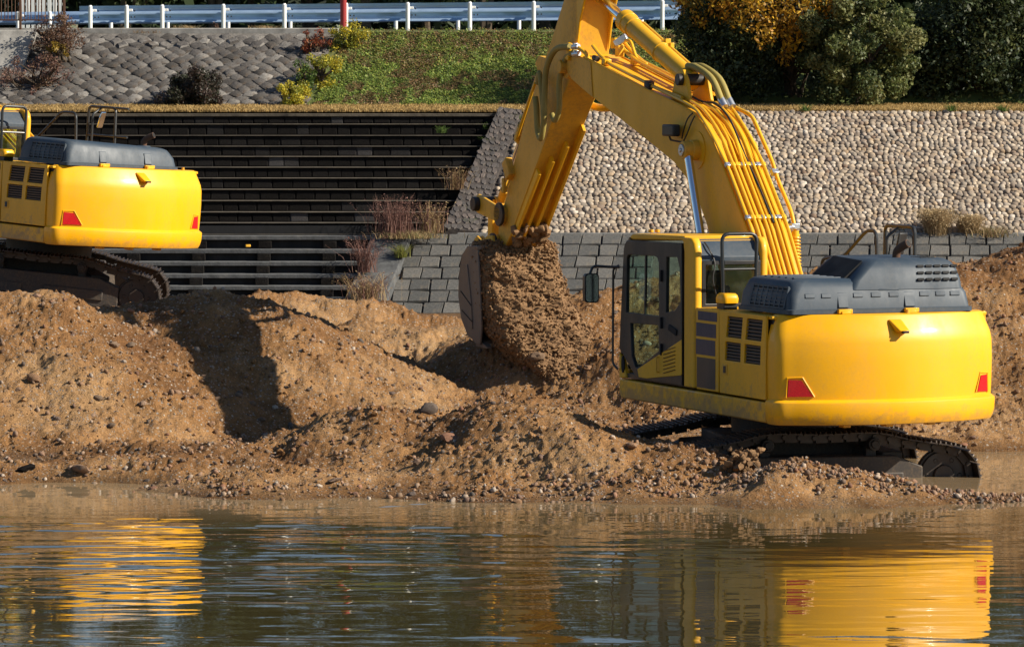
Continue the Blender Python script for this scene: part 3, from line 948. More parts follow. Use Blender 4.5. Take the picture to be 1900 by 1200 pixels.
    oy = 0 if humped else .55
    if humped:
        hr.tube(rounded([(1.28, 1.68, 2.0), (1.28, 1.68, 2.66), (1.28, 1.10, 2.71), (1.28, .52, 3.03), (1.28, .28, 3.03), (1.28, .24, 2.3)], .10), .021, 8)
    else:
        hr.tube(rounded([(1.28, 2.1, 2.0), (1.28, 2.05, 2.5), (1.28, 1.35, 2.98), (1.28, .95, 2.98), (1.28, .9, 2.3)], .10), .021, 8)
    hr.build('stair_rail', M['railpaint'], root)
    h2 = MB()
    h2.tube(rounded([(1.28, oy + .08, 2.2), (1.28, oy + .06, 3.10), (1.28, oy - .66, 3.10), (1.28, oy - .68, 2.2)], .08), .022, 8)
    h2.tube(rounded([(1.12, oy - .28, 2.2), (1.12, oy - .28, 2.98), (1.28, oy - .28, 3.09)], .04), .018, 8).tube([(1.28, oy + .06, 2.66), (1.28, oy - .66, 2.66)], .016, 8)
    if not humped:
        h2.tube(rounded([(1.28, oy - .66, 3.10), (1.28, oy - 1.0, 3.10)], .05), .02, 8).tube([(1.28, oy - .66, 2.66), (1.28, oy - 1.0, 2.66)], .016, 8)
    h2.build('deck_rail', M['railpaint'], root)
    ma = MB(); mm = Euler((.25, .0, .5)).to_matrix()
    ma.box((1.36, oy - .18, 2.90), (.17, .03, .26), mm); mao = ma.build('side_mirror', M['black'] if humped else M['mirrorglass'], root, .02)
    # ---- boom -------------------------------------------------------------------------------
    BL, BR = -.29, .26
    topl = [(5.78, 5.10), (5.57, 5.075), (5.27, 5.045), (4.99, 4.985), (3.41, 4.65), (2.84, 4.545), (2.38, 4.455), (2.0, 4.365), (1.72, 4.235), (1.46, 4.05), (1.17, 3.74), (.89, 3.44), (.53, 3.05), (.05, 2.35), (-.02, 2.0)]
    botl = [(5.80, 5.0), (5.77, 4.86), (5.62, 4.78), (5.30, 4.67), (4.92, 4.53), (3.41, 4.07), (2.54, 3.79), (2.2, 3.62), (1.90, 3.42), (1.62, 3.10), (1.2, 2.45), (.75, 1.75), (.45, 1.62), (.05, 1.72)]
    bp = topl + botl[::-1]
    bm_ = MB(); bm_.prism(bp, BL, BR)
    boom = bm_.build('boom', Y, root, .012)
    # flanges: the side plates stand a little proud of the top plate
    fl = MB()
    for x in (BL, BR):
        fl.tube([(x + (.012 if x < 0 else -.012), a, b + .004) for a, b in topl[2:-1]], .014, 6)
    fl.build('boom_weld', Y, boom)
    for x0, x1 in ((BL - .012, BL - .002), (BR + .002, BR + .012)):
        np_ = MB(); np_.prism([(5.78, 5.09), (5.4, 5.07), (5.02, 4.98), (4.95, 4.55), (5.30, 4.665), (5.62, 4.775), (5.79, 4.9)], x0, x1); np_.build('nose_plate', YW, boom, .004)
    nf = MB(); nf.box((BL - .03, 5.66, 5.12), (.05, .10, .22), (.3, 0, 0)); nf.build('nose_bracket', Y, boom, .012)
    pn = MB(); pn.cyl((BL - .09, 5.86, 4.93), (BR + .09, 5.86, 4.93), .085, 20); pn.build('boom_pin', YW, boom, .008)
    # lift cylinders either side
    lifts = []
    for x in (BL - .14, BR + .14):
        cy = MB(); cy.cyl((x, 1.84, 3.90), (x, 1.18, 2.2), .052, 18); c_ = cy.build('cylinder_rod', M['chrome'], root); lifts.append(c_)
        cb = MB(); cb.cyl((x, 1.44, 2.85), (x, .95, 1.62), .085, 20); cb.build('cylinder_barrel', Y, c_, .008)
        ey = MB(); ey.cyl((x - .065, 1.86, 3.94), (x + .065, 1.86, 3.94), .105, 22); ey.build('rod_eye', YW, c_, .01)
        ep = MB(); ep.cyl((x - .085, 1.86, 3.94), (x - .055, 1.86, 3.94), .07, 18).cyl((x - .1, 1.86, 3.94), (x - .08, 1.86, 3.94), .025, 10); ep.build('pin_cap', M['silver'], c_, .006)
    cp = MB(); cp.cyl((BL - .1, 1.86, 3.94), (BR + .1, 1.86, 3.94), .12, 24); cp.build('cylinder_boss', YW, boom, .01)
    bs = MB(); bs.cyl((BL - .012, 1.86, 3.94), (BL - .002, 1.86, 3.94), .22, 32); bs.build('boss_plate', Y, boom)
    wl = MB(); wl.box((BL - .10, 2.40, 4.165), (.10, .33, .14)); wlo = wl.build('work_light', M['black'], boom, .02)
    wb = MB(); wb.tube(rounded([(BL - .10, 2.45, 4.10), (BL - .08, 2.45, 4.05), (BL - .08, 2.15, 4.03), (BL - .0, 2.1, 4.03)], .02), .012, 6); wb.build('light_bracket', M['black'], wlo)
    wc = MB()
    wc.tube(smooth_path([(BL - .04, 2.22, 4.07), (BL - .05, 2.14, 4.18), (BL - .04, 2.06, 4.30), (BL - .01, 1.98, 4.37)], 5), .009, 5)
    wc.tube(smooth_path([(BL - .04, 2.18, 4.03), (BL - .05, 2.04, 4.14), (BL - .04, 1.96, 4.25), (BL - .01, 1.92, 4.34)], 5), .009, 5)
    wc.build('light_cable', M['black'], wlo)
    # arm cylinder on top of the boom
    A0, A1 = Vector((.01, 2.62, 4.74)), Vector((.01, 5.62, 5.86))
    ax = (A1 - A0).normalized()
    ab = MB(); ab.cyl(A0, A0 + ax * 2.10, .115, 26); abo = ab.build('arm_cylinder', Y, root, .006)
    ag = MB()
    ag.cyl(A0 + ax * 1.86, A0 + ax * 2.14, .128, 26).cyl(A0 + ax * 2.02, A0 + ax * 2.16, .138, 26)
    ag.build('gland_nut', Y, abo, .006)
    ab2 = MB(); ab2.cyl(A0 + ax * .98, A0 + ax * 1.03, .126, 26); ab2.build('cylinder_band', Y, abo, .006)
    ar = MB(); ar.cyl(A0 + ax * 2.1, A0 + ax * 3.05, .066, 22); ar.build('arm_cylinder_rod', M['chrome'], abo)
    ae = MB(); ae.cyl(A0 + ax * 2.98, A0 + ax * 3.3, .085, 22).cyl(A1 + ax * .14 + Vector((-.13, 0, 0)), A1 + ax * .14 + Vector((.13, 0, 0)), .13, 22); ae.build('arm_cylinder_eye', YW, abo, .008)
    a2 = MB(); a2.tube([A0 + ax * .1 + Vector((.10, .05, .10)), A0 + ax * 1.75 + Vector((.10, .05, .10))], .024, 8).tube([A0 + ax * 1.75 + Vector((.10, .05, .10)), A0 + ax * 1.86 + Vector((.06, .03, .06))], .024, 8)
    a2.box(A0 + ax * 1.0 + Vector((.09, .02, .13)), (.07, .07, .07)).box(A0 + ax * .93 + Vector((.12, .02, .11)), (.05, .05, .06)); a2.build('feed_pipe', M['hose_pipe'], abo, .004)
    for x in (-.13, .15):
        lg = MB(); lg.prism([(2.92, 4.56), (2.74, 4.86), (2.58, 4.88), (2.48, 4.76), (2.36, 4.45)], x - .025, x + .025); lg.build('cylinder_lug', Y, boom, .012)
    lp = MB(); lp.cyl((-.22, 2.60, 4.76), (.24, 2.60, 4.76), .07, 18); lp.build('lug_pin', M['pin'], boom, .006)
    # ---- pipes over the boom -----------------------------------------------------------------
    tp = [(2.30, 4.44), (2.0, 4.365), (1.72, 4.235), (1.46, 4.05), (1.17, 3.74), (.89, 3.44), (.53, 3.05), (.05, 2.35)]
    def offs(path, o):
        out = []
        for i, (a, b) in enumerate(path):
            p0 = path[max(0, i - 1)]; p1 = path[min(len(path) - 1, i + 1)]
            t = Vector((p1[0] - p0[0], p1[1] - p0[1])).normalized()
            n_ = Vector((t.y, -t.x))          # outwards (rear / up) for a path running backwards and down
            if n_.y < 0 and abs(n_.y) > abs(n_.x): n_ = -n_
            if n_.x > 0: n_ = -n_
            out.append((a + n_.x * o, b + n_.y * o))
        return out
    n_pipe = 8
    for k in range(n_pipe):
        x = -.245 + k * .066
        o = .05 + .02 * (k % 2)
        pp = offs(tp, o)
        j = (k * 37 % 7 - 3) * .012
        path = [(x + j * (1 if i in (2, 3) else 0), a, b) for i, (a, b) in enumerate(pp)]
        if k < 2:
            path = [(x - .0, 3.3, 4.69)] + path if k == 0 else path
        mbp = MB(); mbp.tube(rounded(path, .12, 4), .0195, 8); mbp.build('boom_pipe', M['hose_pipe'], boom)
    for yy, zz, ang in ((1.17, 3.74, R(46)), (.62, 3.15, R(47))):
        pc = offs([(yy + .2, zz + .21), (yy, zz), (yy - .2, zz - .21)], .055)[1]
        for k in range(n_pipe):
            x = -.245 + k * .066
            cl = MB(); cl.box((x, pc[0], pc[1]), (.062, .055, .05), (ang, 0, 0)); cl.build('pipe_clamp', M['silver'] if k % 3 == 0 or k == 5 else M['hose_pipe'], boom, .008)
    lo = MB(); lo.tube(rounded([(.28, 2.35, 4.50), (.36, 1.72, 4.34), (.39, 1.22, 3.80), (.41, 1.12, 3.60), (.43, .80, 3.24), (.43, .70, 3.04)], .1), .024, 10); lo.build('boom_pipe', M['hose_pipe'], boom)
    lc = MB(); lc.box((.39, 1.17, 3.69), (.09, .07, .07), (R(46), 0, 0)); lc.box((.43, .72, 3.08), (.11, .08, .07)); lc.build('pipe_clamp', M['silver'], boom, .008)
    br = MB(); br.tube([(.24, .60, 3.06), (.43, .72, 3.07)], .03, 8); br.build('clamp_bracket', M['silver'], boom)
    cv = MB(); cv.tube(smooth_path([(.43, .70, 3.03), (.435, .70, 2.8), (.43, .66, 2.55), (.39, .60, 2.3)], 5), .045, 12)
    cvo = cv.build('sleeved_hose', M['hose_pipe'], boom)
    sprg = MB(); hp_ = []
    for k in range(170):
        t = k / 169; a = k * .62
        hp_.append((.435 + .055 * math.cos(a), .705 - .04 * t * t * 2 + .055 * math.sin(a), 2.98 - .62 * t))
    sprg.tube(hp_, .011, 5); sprg.build('hose_spring', M['hose_pipe'], boom)
    bc = MB(); bc.tube(smooth_path([(-.1, 2.42, 4.56), (-.06, 2.2, 4.5), (.0, 1.95, 4.47), (.02, 1.6, 4.28), (.03, 1.2, 3.86), (.04, .9, 3.56), (.05, .5, 3.13)], 4), .012, 6); bc.build('black_cable', M['black'], boom)
    for dx in (0, .10):
        oh = MB(); oh.tube(smooth_path([(-.02 + dx, 2.72, 4.92), (.0 + dx, 2.5, 4.90), (.06 + dx, 2.2, 4.76), (.10 + dx, 1.98, 4.47)], 6), .042, 12); oh.build('sleeved_hose', M['olive'], boom)
        of_ = MB(); of_.cyl((.095 + dx, 2.03, 4.53), (.11 + dx, 1.95, 4.44), .047, 12); of_.build('hose_fitting', M['silver'], boom)
    # pipes lying along the boom's straight top
    for x in (-.20, .16, .24):
        z_ = .045 if x < 0 else .09
        lp_ = MB(); lp_.tube(rounded([(x, 5.18, 5.04 + z_ + .10), (x, 4.95, 4.99 + z_ + .03), (x, 4.6, 4.90 + z_), (x, 3.3, 4.63 + z_), (x, 2.5, 4.50 + z_)], .08), .022, 8); lp_.build('boom_pipe', M['hose_pipe'], boom)
    for y in (4.75, 3.45):
        z = 4.65 + (y - 3.41) * .212
        for x in (-.2, .2):
            cl = MB(); cl.box((x, y, z + .05), (.10, .10, .08), (.2, 0, 0)); cl.build('pipe_clamp', M['hose_pipe'] if y > 4 else M['pin'], boom, .01)
    for y in (5.0, 3.38):
        cl = MB(); cl.cyl((BL + .03, y, 4.70 + (y - 3.41) * .212), (BL + .03, y - .11, 4.68 + (y - 3.41) * .212), .036, 10); cl.build('pipe_coupling', M['pin'], boom, .004)
    mn = MB()
    mn.box((.17, 5.25, 5.22), (.13, .12, .13)).box((.10, 5.02, 5.12), (.08, .10, .14)).cyl((.17, 5.12, 5.05), (.17, 5.12, 5.2), .04, 10)
    mn.tube(rounded([(.17, 5.2, 5.25), (.2, 4.9, 5.25), (.2, 4.72, 5.02), (.2, 4.4, 4.95)], .07), .024, 8)
    mn.build('valve_block', M['hose_pipe'], boom, .008)
    ml = MB(); ml.bar((.10, 5.15, 5.20), (.20, 5.02, 5.30), .05, .09); ml.build('valve_bracket', M['silver'], boom, .006)
    # ---- arm ------------------------------------------------------------------------------------
    AL, AR = -.235, .235
    am = MB()
    front = [(5.60, 6.35), (6.02, 5.77), (6.46, 5.24), (6.90, 4.76), (7.25, 4.36), (7.62, 3.82), (7.98, 3.24), (8.22, 2.9), (8.27, 2.66)]
    rear = [(5.30, 6.28), (5.60, 5.76), (5.64, 5.12), (5.74, 4.86), (5.90, 4.70), (6.47, 4.17), (6.83, 3.78), (7.27, 3.32), (7.80, 2.76), (8.0, 2.60), (8.18, 2.58)]
    am.prism(front + rear[::-1], AL, AR)
    arm = am.build('arm', YW, root, .012)
    # upper rear recess: two cheeks and the plate between
    ck = MB()
    for x0, x1 in ((AL, AL + .03), (AR - .03, AR)):
        ck.prism([(5.62, 5.14), (5.62, 5.74), (5.32, 6.28), (5.16, 6.2), (5.34, 5.80), (5.52, 5.5)], x0, x1)
    ck.build('arm_cheek', Y, arm, .008)
    for y0, z0 in ((5.30, 5.92),):
        ap = MB(); ap.cyl((AL - .04, y0, z0), (AR + .04, y0, z0), .09, 20); ap.build('cylinder_pin', YW, arm, .008)
    # hinge bosses
    for o_, y_, z_, r_ in ((.045, 5.86, 4.93, .15), (.06, 8.05, 3.02, .12), (.06, 8.28, 2.62, .13)):
        bo = MB(); bo.cyl((AL - o_, y_, z_), (AR + o_, y_, z_), r_, 26); bo.build('pin_boss', YW, arm, .012)
    for x in (-.30, .30):
        for y_, z_, r_ in ((8.05, 3.02, .155), (8.28, 2.62, .15)):
            bo3 = MB(); bo3.cyl((x - .02, y_, z_), (x + .02, y_, z_), r_, 24); bo3.build('pin_washer', M['pin'], arm, .008)
    # wear bars on the arm's rear face, near the bucket
    for x, y0 in ((-.20, 6.95), (-.07, 6.80), (.06, 6.62), (.21, 6.42)):
        z0 = 4.17 - (y0 - 6.47) * 1.06
        rb = MB(); rb.prism([(y0 + .02, z0 - .02), (y0 - .055, z0 - .10), (7.72, 2.735), (7.82, 2.75)], x - .022, x + .022); rb.build('wear_bar', Y, arm, .006)
    # bucket cylinder on the far side of the arm
    B0, B1 = Vector((0, 7.22, 4.85)), Vector((0, 8.72, 3.14))
    bx = (B1 - B0).normalized()
    bb = MB(); bb.cyl(B0, B0 + bx * 1.12, .10, 24); bbo = bb.build('bucket_cylinder', YW, root, .006)
    bg_ = MB(); bg_.cyl(B0 + bx * .92, B0 + bx * 1.15, .118, 24); bg_.build('gland_nut', YW, bbo, .006)
    brd = MB(); brd.cyl(B0 + bx * 1.1, B1, .058, 20); brd.build('cylinder_rod', M['chrome'], bbo)
    be_ = MB(); be_.cyl(B1 - bx * .25, B1 + bx * .05, .07, 18).cyl(B1 + Vector((-.1, 0, 0)), B1 + Vector((.1, 0, 0)), .10, 20); be_.build('rod_eye', YW, bbo, .006)
    bp_ = MB(); bp_.tube([B0 + bx * .1 + Vector((-.13, -.06, -.05)), B0 + bx * 1.05 + Vector((-.13, -.06, -.05)), B0 + bx * 1.12 + Vector((-.07, -.03, -.03))], .022, 8); bp_.build('feed_pipe', M['hose_pipe'], bbo)
    b4 = MB(); b4.prism([(7.05, 4.62), (7.42, 4.98), (7.3, 5.08), (6.7, 5.0)], -.05, .05); b4.build('cylinder_lug', YW, arm, .01)
    wb = MB(); wb.box((AL - .04, 7.78, 3.62), (.10, .16, .26), (-.55, 0, 0)).box((AL - .06, 7.9, 3.4), (.05, .07, .2)); wb.build('hose_guard', YW, arm, .015)
    # bucket links
    for x in (AL - .085, AR + .035):
        lk = MB(); lk.prism([(8.78, 3.27), (8.90, 3.20), (8.90, 3.08), (8.80, 3.02), (8.10, 2.92), (7.98, 2.98), (8.0, 3.10), (8.10, 3.13)], x, x + .05); lk.build('side_link', YW, arm, .012)
    lp2 = MB(); lp2.cyl((-.40, 8.76, 3.14), (.40, 8.76, 3.14), .095, 22); lp2.build('link_pin', M['pin'], arm, .01)
    bl = MB(); bl.prism([(8.66, 3.2), (8.84, 3.16), (8.86, 2.62), (8.72, 2.56)], -.14, -.10); bl.prism([(8.66, 3.2), (8.84, 3.16), (8.86, 2.62), (8.72, 2.56)], .10, .14)
    bl.box((0, 8.80, 2.85), (.24, .03, .50)); bl.build('bucket_link', Y, arm, .008)
    # hoses round the arm's knuckle
    def tub(pts, r, mat, nm='arm_hose', n=6):
        t = MB(); t.tube(smooth_path(pts, n), r, 12); return t.build(nm, mat, arm)
    X1 = AL - .13
    tub([(X1, 5.52, 5.18), (X1 - .02, 5.95, 5.14), (X1 - .03, 6.22, 4.9), (X1 - .03, 6.28, 4.55), (X1 - .03, 6.30, 4.25), (X1 - .02, 6.42, 4.03), (X1, 6.58, 4.13), (X1, 6.62, 4.42), (X1, 6.66, 4.55)], .039, M['olive'])
    tub([(X1 + .06, 5.48, 5.12), (X1 + .05, 5.78, 5.03), (X1 + .05, 5.98, 4.75), (X1 + .05, 5.98, 4.42), (X1 + .05, 6.12, 4.26), (X1 + .06, 6.25, 4.33)], .036, M['olive'])
    tub([(X1 + .02, 6.62, 4.72), (X1, 6.52, 4.85), (X1 - .0, 6.42, 4.5), (X1 + .0, 6.38, 4.2)], .034, M['olive'])
    tub([(AR + .12, 5.35, 4.75), (AR + .14, 5.6, 4.55), (AR + .14, 5.9, 4.42), (AR + .1, 6.35, 4.43), (AR + .05, 6.55, 4.55)], .048, M['hose_pipe'])
    for y, z in ((5.42, 5.17), (5.40, 5.08)):
        f_ = MB(); f_.cyl((X1 + .02, y + .06, z), (X1 + .04, y - .08, z + .01), .036, 10).box((X1 + .03, y, z + .02), (.06, .04, .06)); f_.build('hose_fitting', M['silver'], arm, .006)
    yk = MB(); yk.tube(rounded([(X1 + .03, 5.42, 5.19), (X1 + .08, 5.2, 5.10), (BL + .04, 5.14, 4.96), (BL + .05, 5.0, 5.0)], .06), .026, 8); yk.build('boom_pipe', M['hose_pipe'], boom)
    # ---- bucket --------------------------------------------------------------------------------
    prof = [(8.10, 2.60), (8.42, 2.60), (8.62, 2.48), (8.74, 2.22), (8.76, 1.92), (8.66, 1.64), (8.44, 1.44), (8.12, 1.33)]
    inn = [(8.08, 2.56), (8.40, 2.56), (8.58, 2.45), (8.695, 2.21), (8.715, 1.93), (8.62, 1.67), (8.42, 1.48), (8.12, 1.375)]
    bk = MB()
    n = len(prof)
    W0, W1 = -.58, .54
    for (a0, a1) in ((W0, W1),):
        vs = [(a0, p[0], p[1]) for p in prof] + [(a1, p[0], p[1]) for p in prof] + [(a0, p[0], p[1]) for p in inn] + [(a1, p[0], p[1]) for p in inn]
        fs = []
        for i in range(n - 1):
            fs.append((i, i + 1, n + i + 1, n + i)); fs.append((2 * n + i, 3 * n + i, 3 * n + i + 1, 2 * n + i + 1))
            fs.append((i, 2 * n + i, 2 * n + i + 1, i + 1)); fs.append((n + i, n + i + 1, 3 * n + i + 1, 3 * n + i))
        fs.append((0, n, 3 * n, 2 * n)); fs.append((n - 1, 3 * n - 1, 4 * n - 1, 2 * n - 1))
        bk.add(vs, fs)
    bko = bk.build('bucket', M['bucketsteel'], root, .006)
    sidep = [(8.06, 2.62)] + prof[1:] + [(7.98, 1.33), (7.93, 1.55), (7.98, 2.05)]
    for x0, x1 in ((W0 - .03, W0), (W1, W1 + .03)):
        sp_ = MB(); sp_.prism(sidep, x0, x1); sp_.build('bucket_side', M['bucketsteel'], bko, .008)
    cp_ = [(8.40, 2.36), (8.60, 2.2), (8.64, 1.9), (8.55, 1.68), (8.30, 1.52), (8.22, 1.52), (8.26, 1.85)]
    sp_ = MB(); sp_.prism(cp_, W0 - .045, W0 - .028); sp_.build('side_wear_plate', M['bucketsteel'], bko, .006)
    for q0, q1 in (((8.62, 2.0), (8.25, 1.83)), ((8.58, 1.75), (8.22, 1.62))):
        gb = MB(); gb.bar((W0 - .046, *q0), (W0 - .046, *q1), .012, .012, up=(1, 0, 0)); gb.build('wear_plate_seam', M['hollow'], bko)
    for k in range(5):
        x = W0 + .05 + k * (W1 - W0 - .1) / 4
        tt = MB(); tt.loft([[(x - .05, 8.2, 1.30), (x + .05, 8.2, 1.30), (x + .05, 8.2, 1.38), (x - .05, 8.2, 1.38)], [(x - .045, 8.0, 1.29), (x + .045, 8.0, 1.29), (x + .045, 8.0, 1.36), (x - .045, 8.0, 1.36)], [(x - .035, 7.84, 1.285), (x + .035, 7.84, 1.285), (x + .035, 7.84, 1.305), (x - .035, 7.84, 1.305)]])
        tt.build('bucket_tooth', M['steel'], bko, .004)
    for x in (-.33, -.27, .27, .33):
        e_ = MB(); e_.prism([(8.10, 2.58), (8.18, 2.74), (8.34, 2.74), (8.55, 2.66), (8.74, 2.72), (8.84, 2.66), (8.78, 2.5), (8.5, 2.52)], x - .02, x + .02); e_.build('bucket_ear', YW, bko, .008)
    lip = MB(); lip.box(((W0 + W1) / 2, 8.08, 2.59), (W1 - W0 + .08, .07, .05)); lip.build('bucket_lip', M['steel'], bko, .008)
    bpn = MB(); bpn.cyl((-.42, 8.28, 2.62), (.42, 8.28, 2.62), .07, 18).cyl((-.38, 8.78, 2.60), (.38, 8.78, 2.60), .055, 16); bpn.build('bucket_pin', M['pin'], bko, .008)
    mud = MB()
    for k in range(40):
        x = random.uniform(-.22, .26); t = random.random()
        y, z = 7.6 + .28 * t + random.uniform(-.02, .03), 2.88 - .22 * t + random.uniform(-.05, .02)
        r = random.uniform(.03, .08)
        ico_blob(mud, (x, y, z), r)
    mud.build('caked_soil', M['soil'], arm)
    if swing_pose:
        foot, knuckle = Vector((0, .2, 1.85)), Vector((0, 5.86, 4.93))
        down = Matrix.Translation(foot) @ Matrix.Rotation(R(-swing_pose), 4, 'X') @ Matrix.Translation(-foot)
        out = Matrix.Translation(knuckle) @ Matrix.Rotation(R(swing_pose * 2.3), 4, 'X') @ Matrix.Translation(-knuckle)
        for o in (boom, abo): o.matrix_local = down
        for o in (arm, bko, bbo): o.matrix_local = down @ out
        for o in lifts: o.matrix_local = down
    return root

def ico_blob(mb, c, r, sq=(1, 1, 1), jag=.28):
    t = (1 + 5 ** .5) / 2
    vs = [(-1, t, 0), (1, t, 0), (-1, -t, 0), (1, -t, 0), (0, -1, t), (0, 1, t), (0, -1, -t), (0, 1, -t), (t, 0, -1), (t, 0, 1), (-t, 0, -1), (-t, 0, 1)]
    fs = [(0, 11, 5), (0, 5, 1), (0, 1, 7), (0, 7, 10), (0, 10, 11), (1, 5, 9), (5, 11, 4), (11, 10, 2), (10, 7, 6), (7, 1, 8), (3, 9, 4), (3, 4, 2), (3, 2, 6), (3, 6, 8), (3, 8, 9), (4, 9, 5), (2, 4, 11), (6, 2, 10), (8, 6, 7), (9, 8, 1)]
    l = (1 + t * t) ** .5
    m = Euler((random.uniform(0, 6), random.uniform(0, 6), random.uniform(0, 6))).to_matrix()
    out = []
    for v in vs:
        p = Vector(v) / l * r * random.uniform(1 - jag, 1 + jag)
        p = m @ p
        out.append((c[0] + p.x * sq[0], c[1] + p.y * sq[1], c[2] + p.z * sq[2]))
    mb.add(out, fs)
# ------------------------------------------------------------------ river bed, heaps of gravel, water
def P(px, py, d): return tuple(at(px, py, d))
RIDGES = [
    # (slope, crest rounding, foot height, [(px, py, depth) ...])
    (.50, .35, [(-420, 560, 52.8), (-200, 555, 52.8), (0, 541, 52.6), (60, 536, 52.6), (105, 552, 52.6), (150, 588, 52.4), (175, 632, 51.8)]),      # left heap
    (.45, .40, [(185, 600, 54.2), (250, 560, 54.6), (330, 552, 54.6), (410, 546, 54.6)]),
    (.45, .30, [(400, 548, 54.6), (440, 552, 54.6), (500, 594, 54.3), (560, 630, 54.0), (640, 684, 53.5), (735, 746, 52.4)]),
    (.50, .25, [(180, 822, 47.2), (330, 826, 47.1), (430, 834, 47.0), (540, 836, 47.0), (600, 790, 47.2), (660, 756, 47.2), (735, 750, 47.0)]),
    (.50, .40, [(440, 556, 60.5), (500, 540, 60.5), (560, 549, 60.8), (640, 553, 60.8), (700, 560, 61), (780, 579, 61), (860, 596, 61), (960, 600, 61)]),
    (.55, .45, [(590, 622, 57.6), (660, 592, 58), (720, 597, 58), (800, 604, 58), (880, 608, 58)]),
    (.50, .45, [(1055, 556, 57), (1110, 542, 56.6), (1180, 524, 56.2), (1280, 512, 56), (1400, 508, 55.6), (1500, 508, 55.4), (1600, 490, 55), (1700, 484, 54.6), (1770, 495, 54), (1830, 500, 54), (1860, 482, 54.2), (1925, 455, 54.6), (2100, 420, 55)]),
    (.58, .30, [(750, 815, 46.6), (820, 782, 46.8), (900, 744, 46.4), (970, 752, 45.8), (1050, 772, 45.2), (1115, 795, 44.95)]),
    (.55, .40, [(945, 738, 53.3), (1010, 748, 53.1), (1080, 756, 52.8)]),
    (.22, .35, [(-420, 862, 46.0), (-100, 862, 46.0), (60, 858, 46.0), (170, 852, 46.1), (300, 842, 46.3), (420, 826, 46.5), (540, 842, 46.4), (650, 836, 46.3), (760, 822, 46.3), (860, 838, 46.0), (960, 842, 45.6), (1060, 836, 45.2)]),
    (.24, .30, [(260, 895, 44.7), (420, 880, 44.8), (640, 876, 44.8), (860, 878, 44.6), (940, 895, 44.2)]),
    (.34, .22, [(1000, 835, 45.3), (1110, 808, 45.2), (1190, 810, 45.1), (1260, 826, 44.7), (1330, 862, 44.2), (1400, 872, 44.0), (1480, 858, 43.85), (1550, 870, 43.7), (1640, 888, 43.6), (1740, 906, 43.6), (1830, 916, 43.7), (1950, 914, 43.8), (2200, 914, 43.9)]),
]
BY = [30, 41, 43.2, 44.6, 46, 47.5, 50, 53, 56, 60, 66, 72, 80, 84]
BZ = [-1.2, -.9, -.45, -.22, -.15, .02, .05, .26, .34, .5, .4, .2, .0, .0]
def smax(a, b, k):
    h = np.clip(.5 + .5 * (a - b) / k, 0, 1)
    return b + (a - b) * h + k * h * (1 - h)
def height(x, y, fine=True):
    z = np.interp(y, BY, BZ)
    z = z + .62 * np.exp(-(np.maximum(np.hypot(x + 7.6, (y - 63.2) * 1.0) - 3.6, 0) / 1.2) ** 2)
    z = z - .75 * np.exp(-((x - 6.6) / 1.25) ** 2 - ((y - 48.0) / 2.0) ** 2)
    z = z - .25 * np.exp(-((x + 4.6) / .9) ** 2 - ((y - 45.2) / .55) ** 2)
    wx = x + .22 * fbm(x * .9, y * .9, 3, 2); wy = y + .22 * fbm(x * .9, y * .9, 8, 2)
    for sl, rnd, pts in RIDGES:
        h = np.full(x.shape, -9.0)
        w = [at(*p) for p in pts]
        for a, b in zip(w[:-1], w[1:]):
            dx, dy = b.x - a.x, b.y - a.y
            t = np.clip(((wx - a.x) * dx + (wy - a.y) * dy) / (dx * dx + dy * dy), 0, 1)
            dd = np.hypot(wx - a.x - t * dx, wy - a.y - t * dy)
            h = np.maximum(h, a.z + t * (b.z - a.z) - sl * (np.sqrt(dd * dd + rnd * rnd) - rnd))
        z = smax(h, z, .14)
    z = z - .36 * np.exp(-((x + 4.75) / .75) ** 2 - ((y - 45.1) / .42) ** 2)
    z = z + .13 * vnoise(x * .62 + 3.3, y * .35, 71) * np.clip((46.3 - y) / .8, 0, 1) * np.clip((y - 42.9) / .9, 0, 1) * np.clip((2.2 - x) / 1.5, 0, 1)
    if fine:
        m = np.clip((z + .05) / .25, .25, 1)
        z = z + m * (.055 * fbm(x * 1.1, y * 1.1, 21, 3) + .030 * fbm(x * 3.6, y * 3.6, 31, 3))
        rg = np.abs(fbm(x * 6.5, y * 6.5, 41, 2))
        z = z + m * (.045 * (rg - .4)) * (.6 + .8 * np.clip(fbm(x * .8, y * .8, 77, 2), 0, 1))
        c = np.clip(fbm(x * 13, y * 13, 51, 2) - .15, 0, 1)
        z = z + m * .042 * c * (.55 + np.clip(fbm(x * .9 + 5, y * .9, 88, 2) + .3, 0, 1.2))
        z = z + m * .012 * fbm(x * 30, y * 30, 61, 2)
    return z
def H1(x, y): return float(height(np.array([x]), np.array([y]))[0])

xs = np.linspace(-9.2, 9.6, 860); ys = np.concatenate([np.arange(42.6, 52, .027), np.arange(52, 58, .045), np.arange(58, 63.5, .07)])
X, Y = np.meshgrid(xs, ys)
Z = height(X, Y)
tag(link_mesh('gravel_bank', grid_mesh('gravel_bank', X, Y, Z, M['sand'])), kind='structure', label='heaps of brown river gravel and sand along the water')
xs2 = np.linspace(-90, 90, 260); ys2 = np.concatenate([np.linspace(24, 42, 14), np.linspace(42.5, 60, 40), np.linspace(61, 84, 24)])
X2, Y2 = np.meshgrid(xs2, ys2)
Z2 = height(X2, Y2, False)
Z2 = np.where((np.abs(X2) < 9.9) & (Y2 < 63.8) & (Y2 > 42), Z2 - .30, Z2)
tag(link_mesh('river_bed', grid_mesh('river_bed', X2, Y2, Z2, M['sand'])), kind='structure')
WX0, WX1, WY0, WY1 = -6.4, 8.6, 29.5, 50.8
wx_, wy_ = np.meshgrid(np.arange(WX0, WX1 + .01, .06), np.concatenate([np.arange(WY0, 44.5, .022), np.arange(44.5, WY1 + .01, .06)]))
calm = np.clip((wy_ - 43.0) / 1.2, 0, 1)
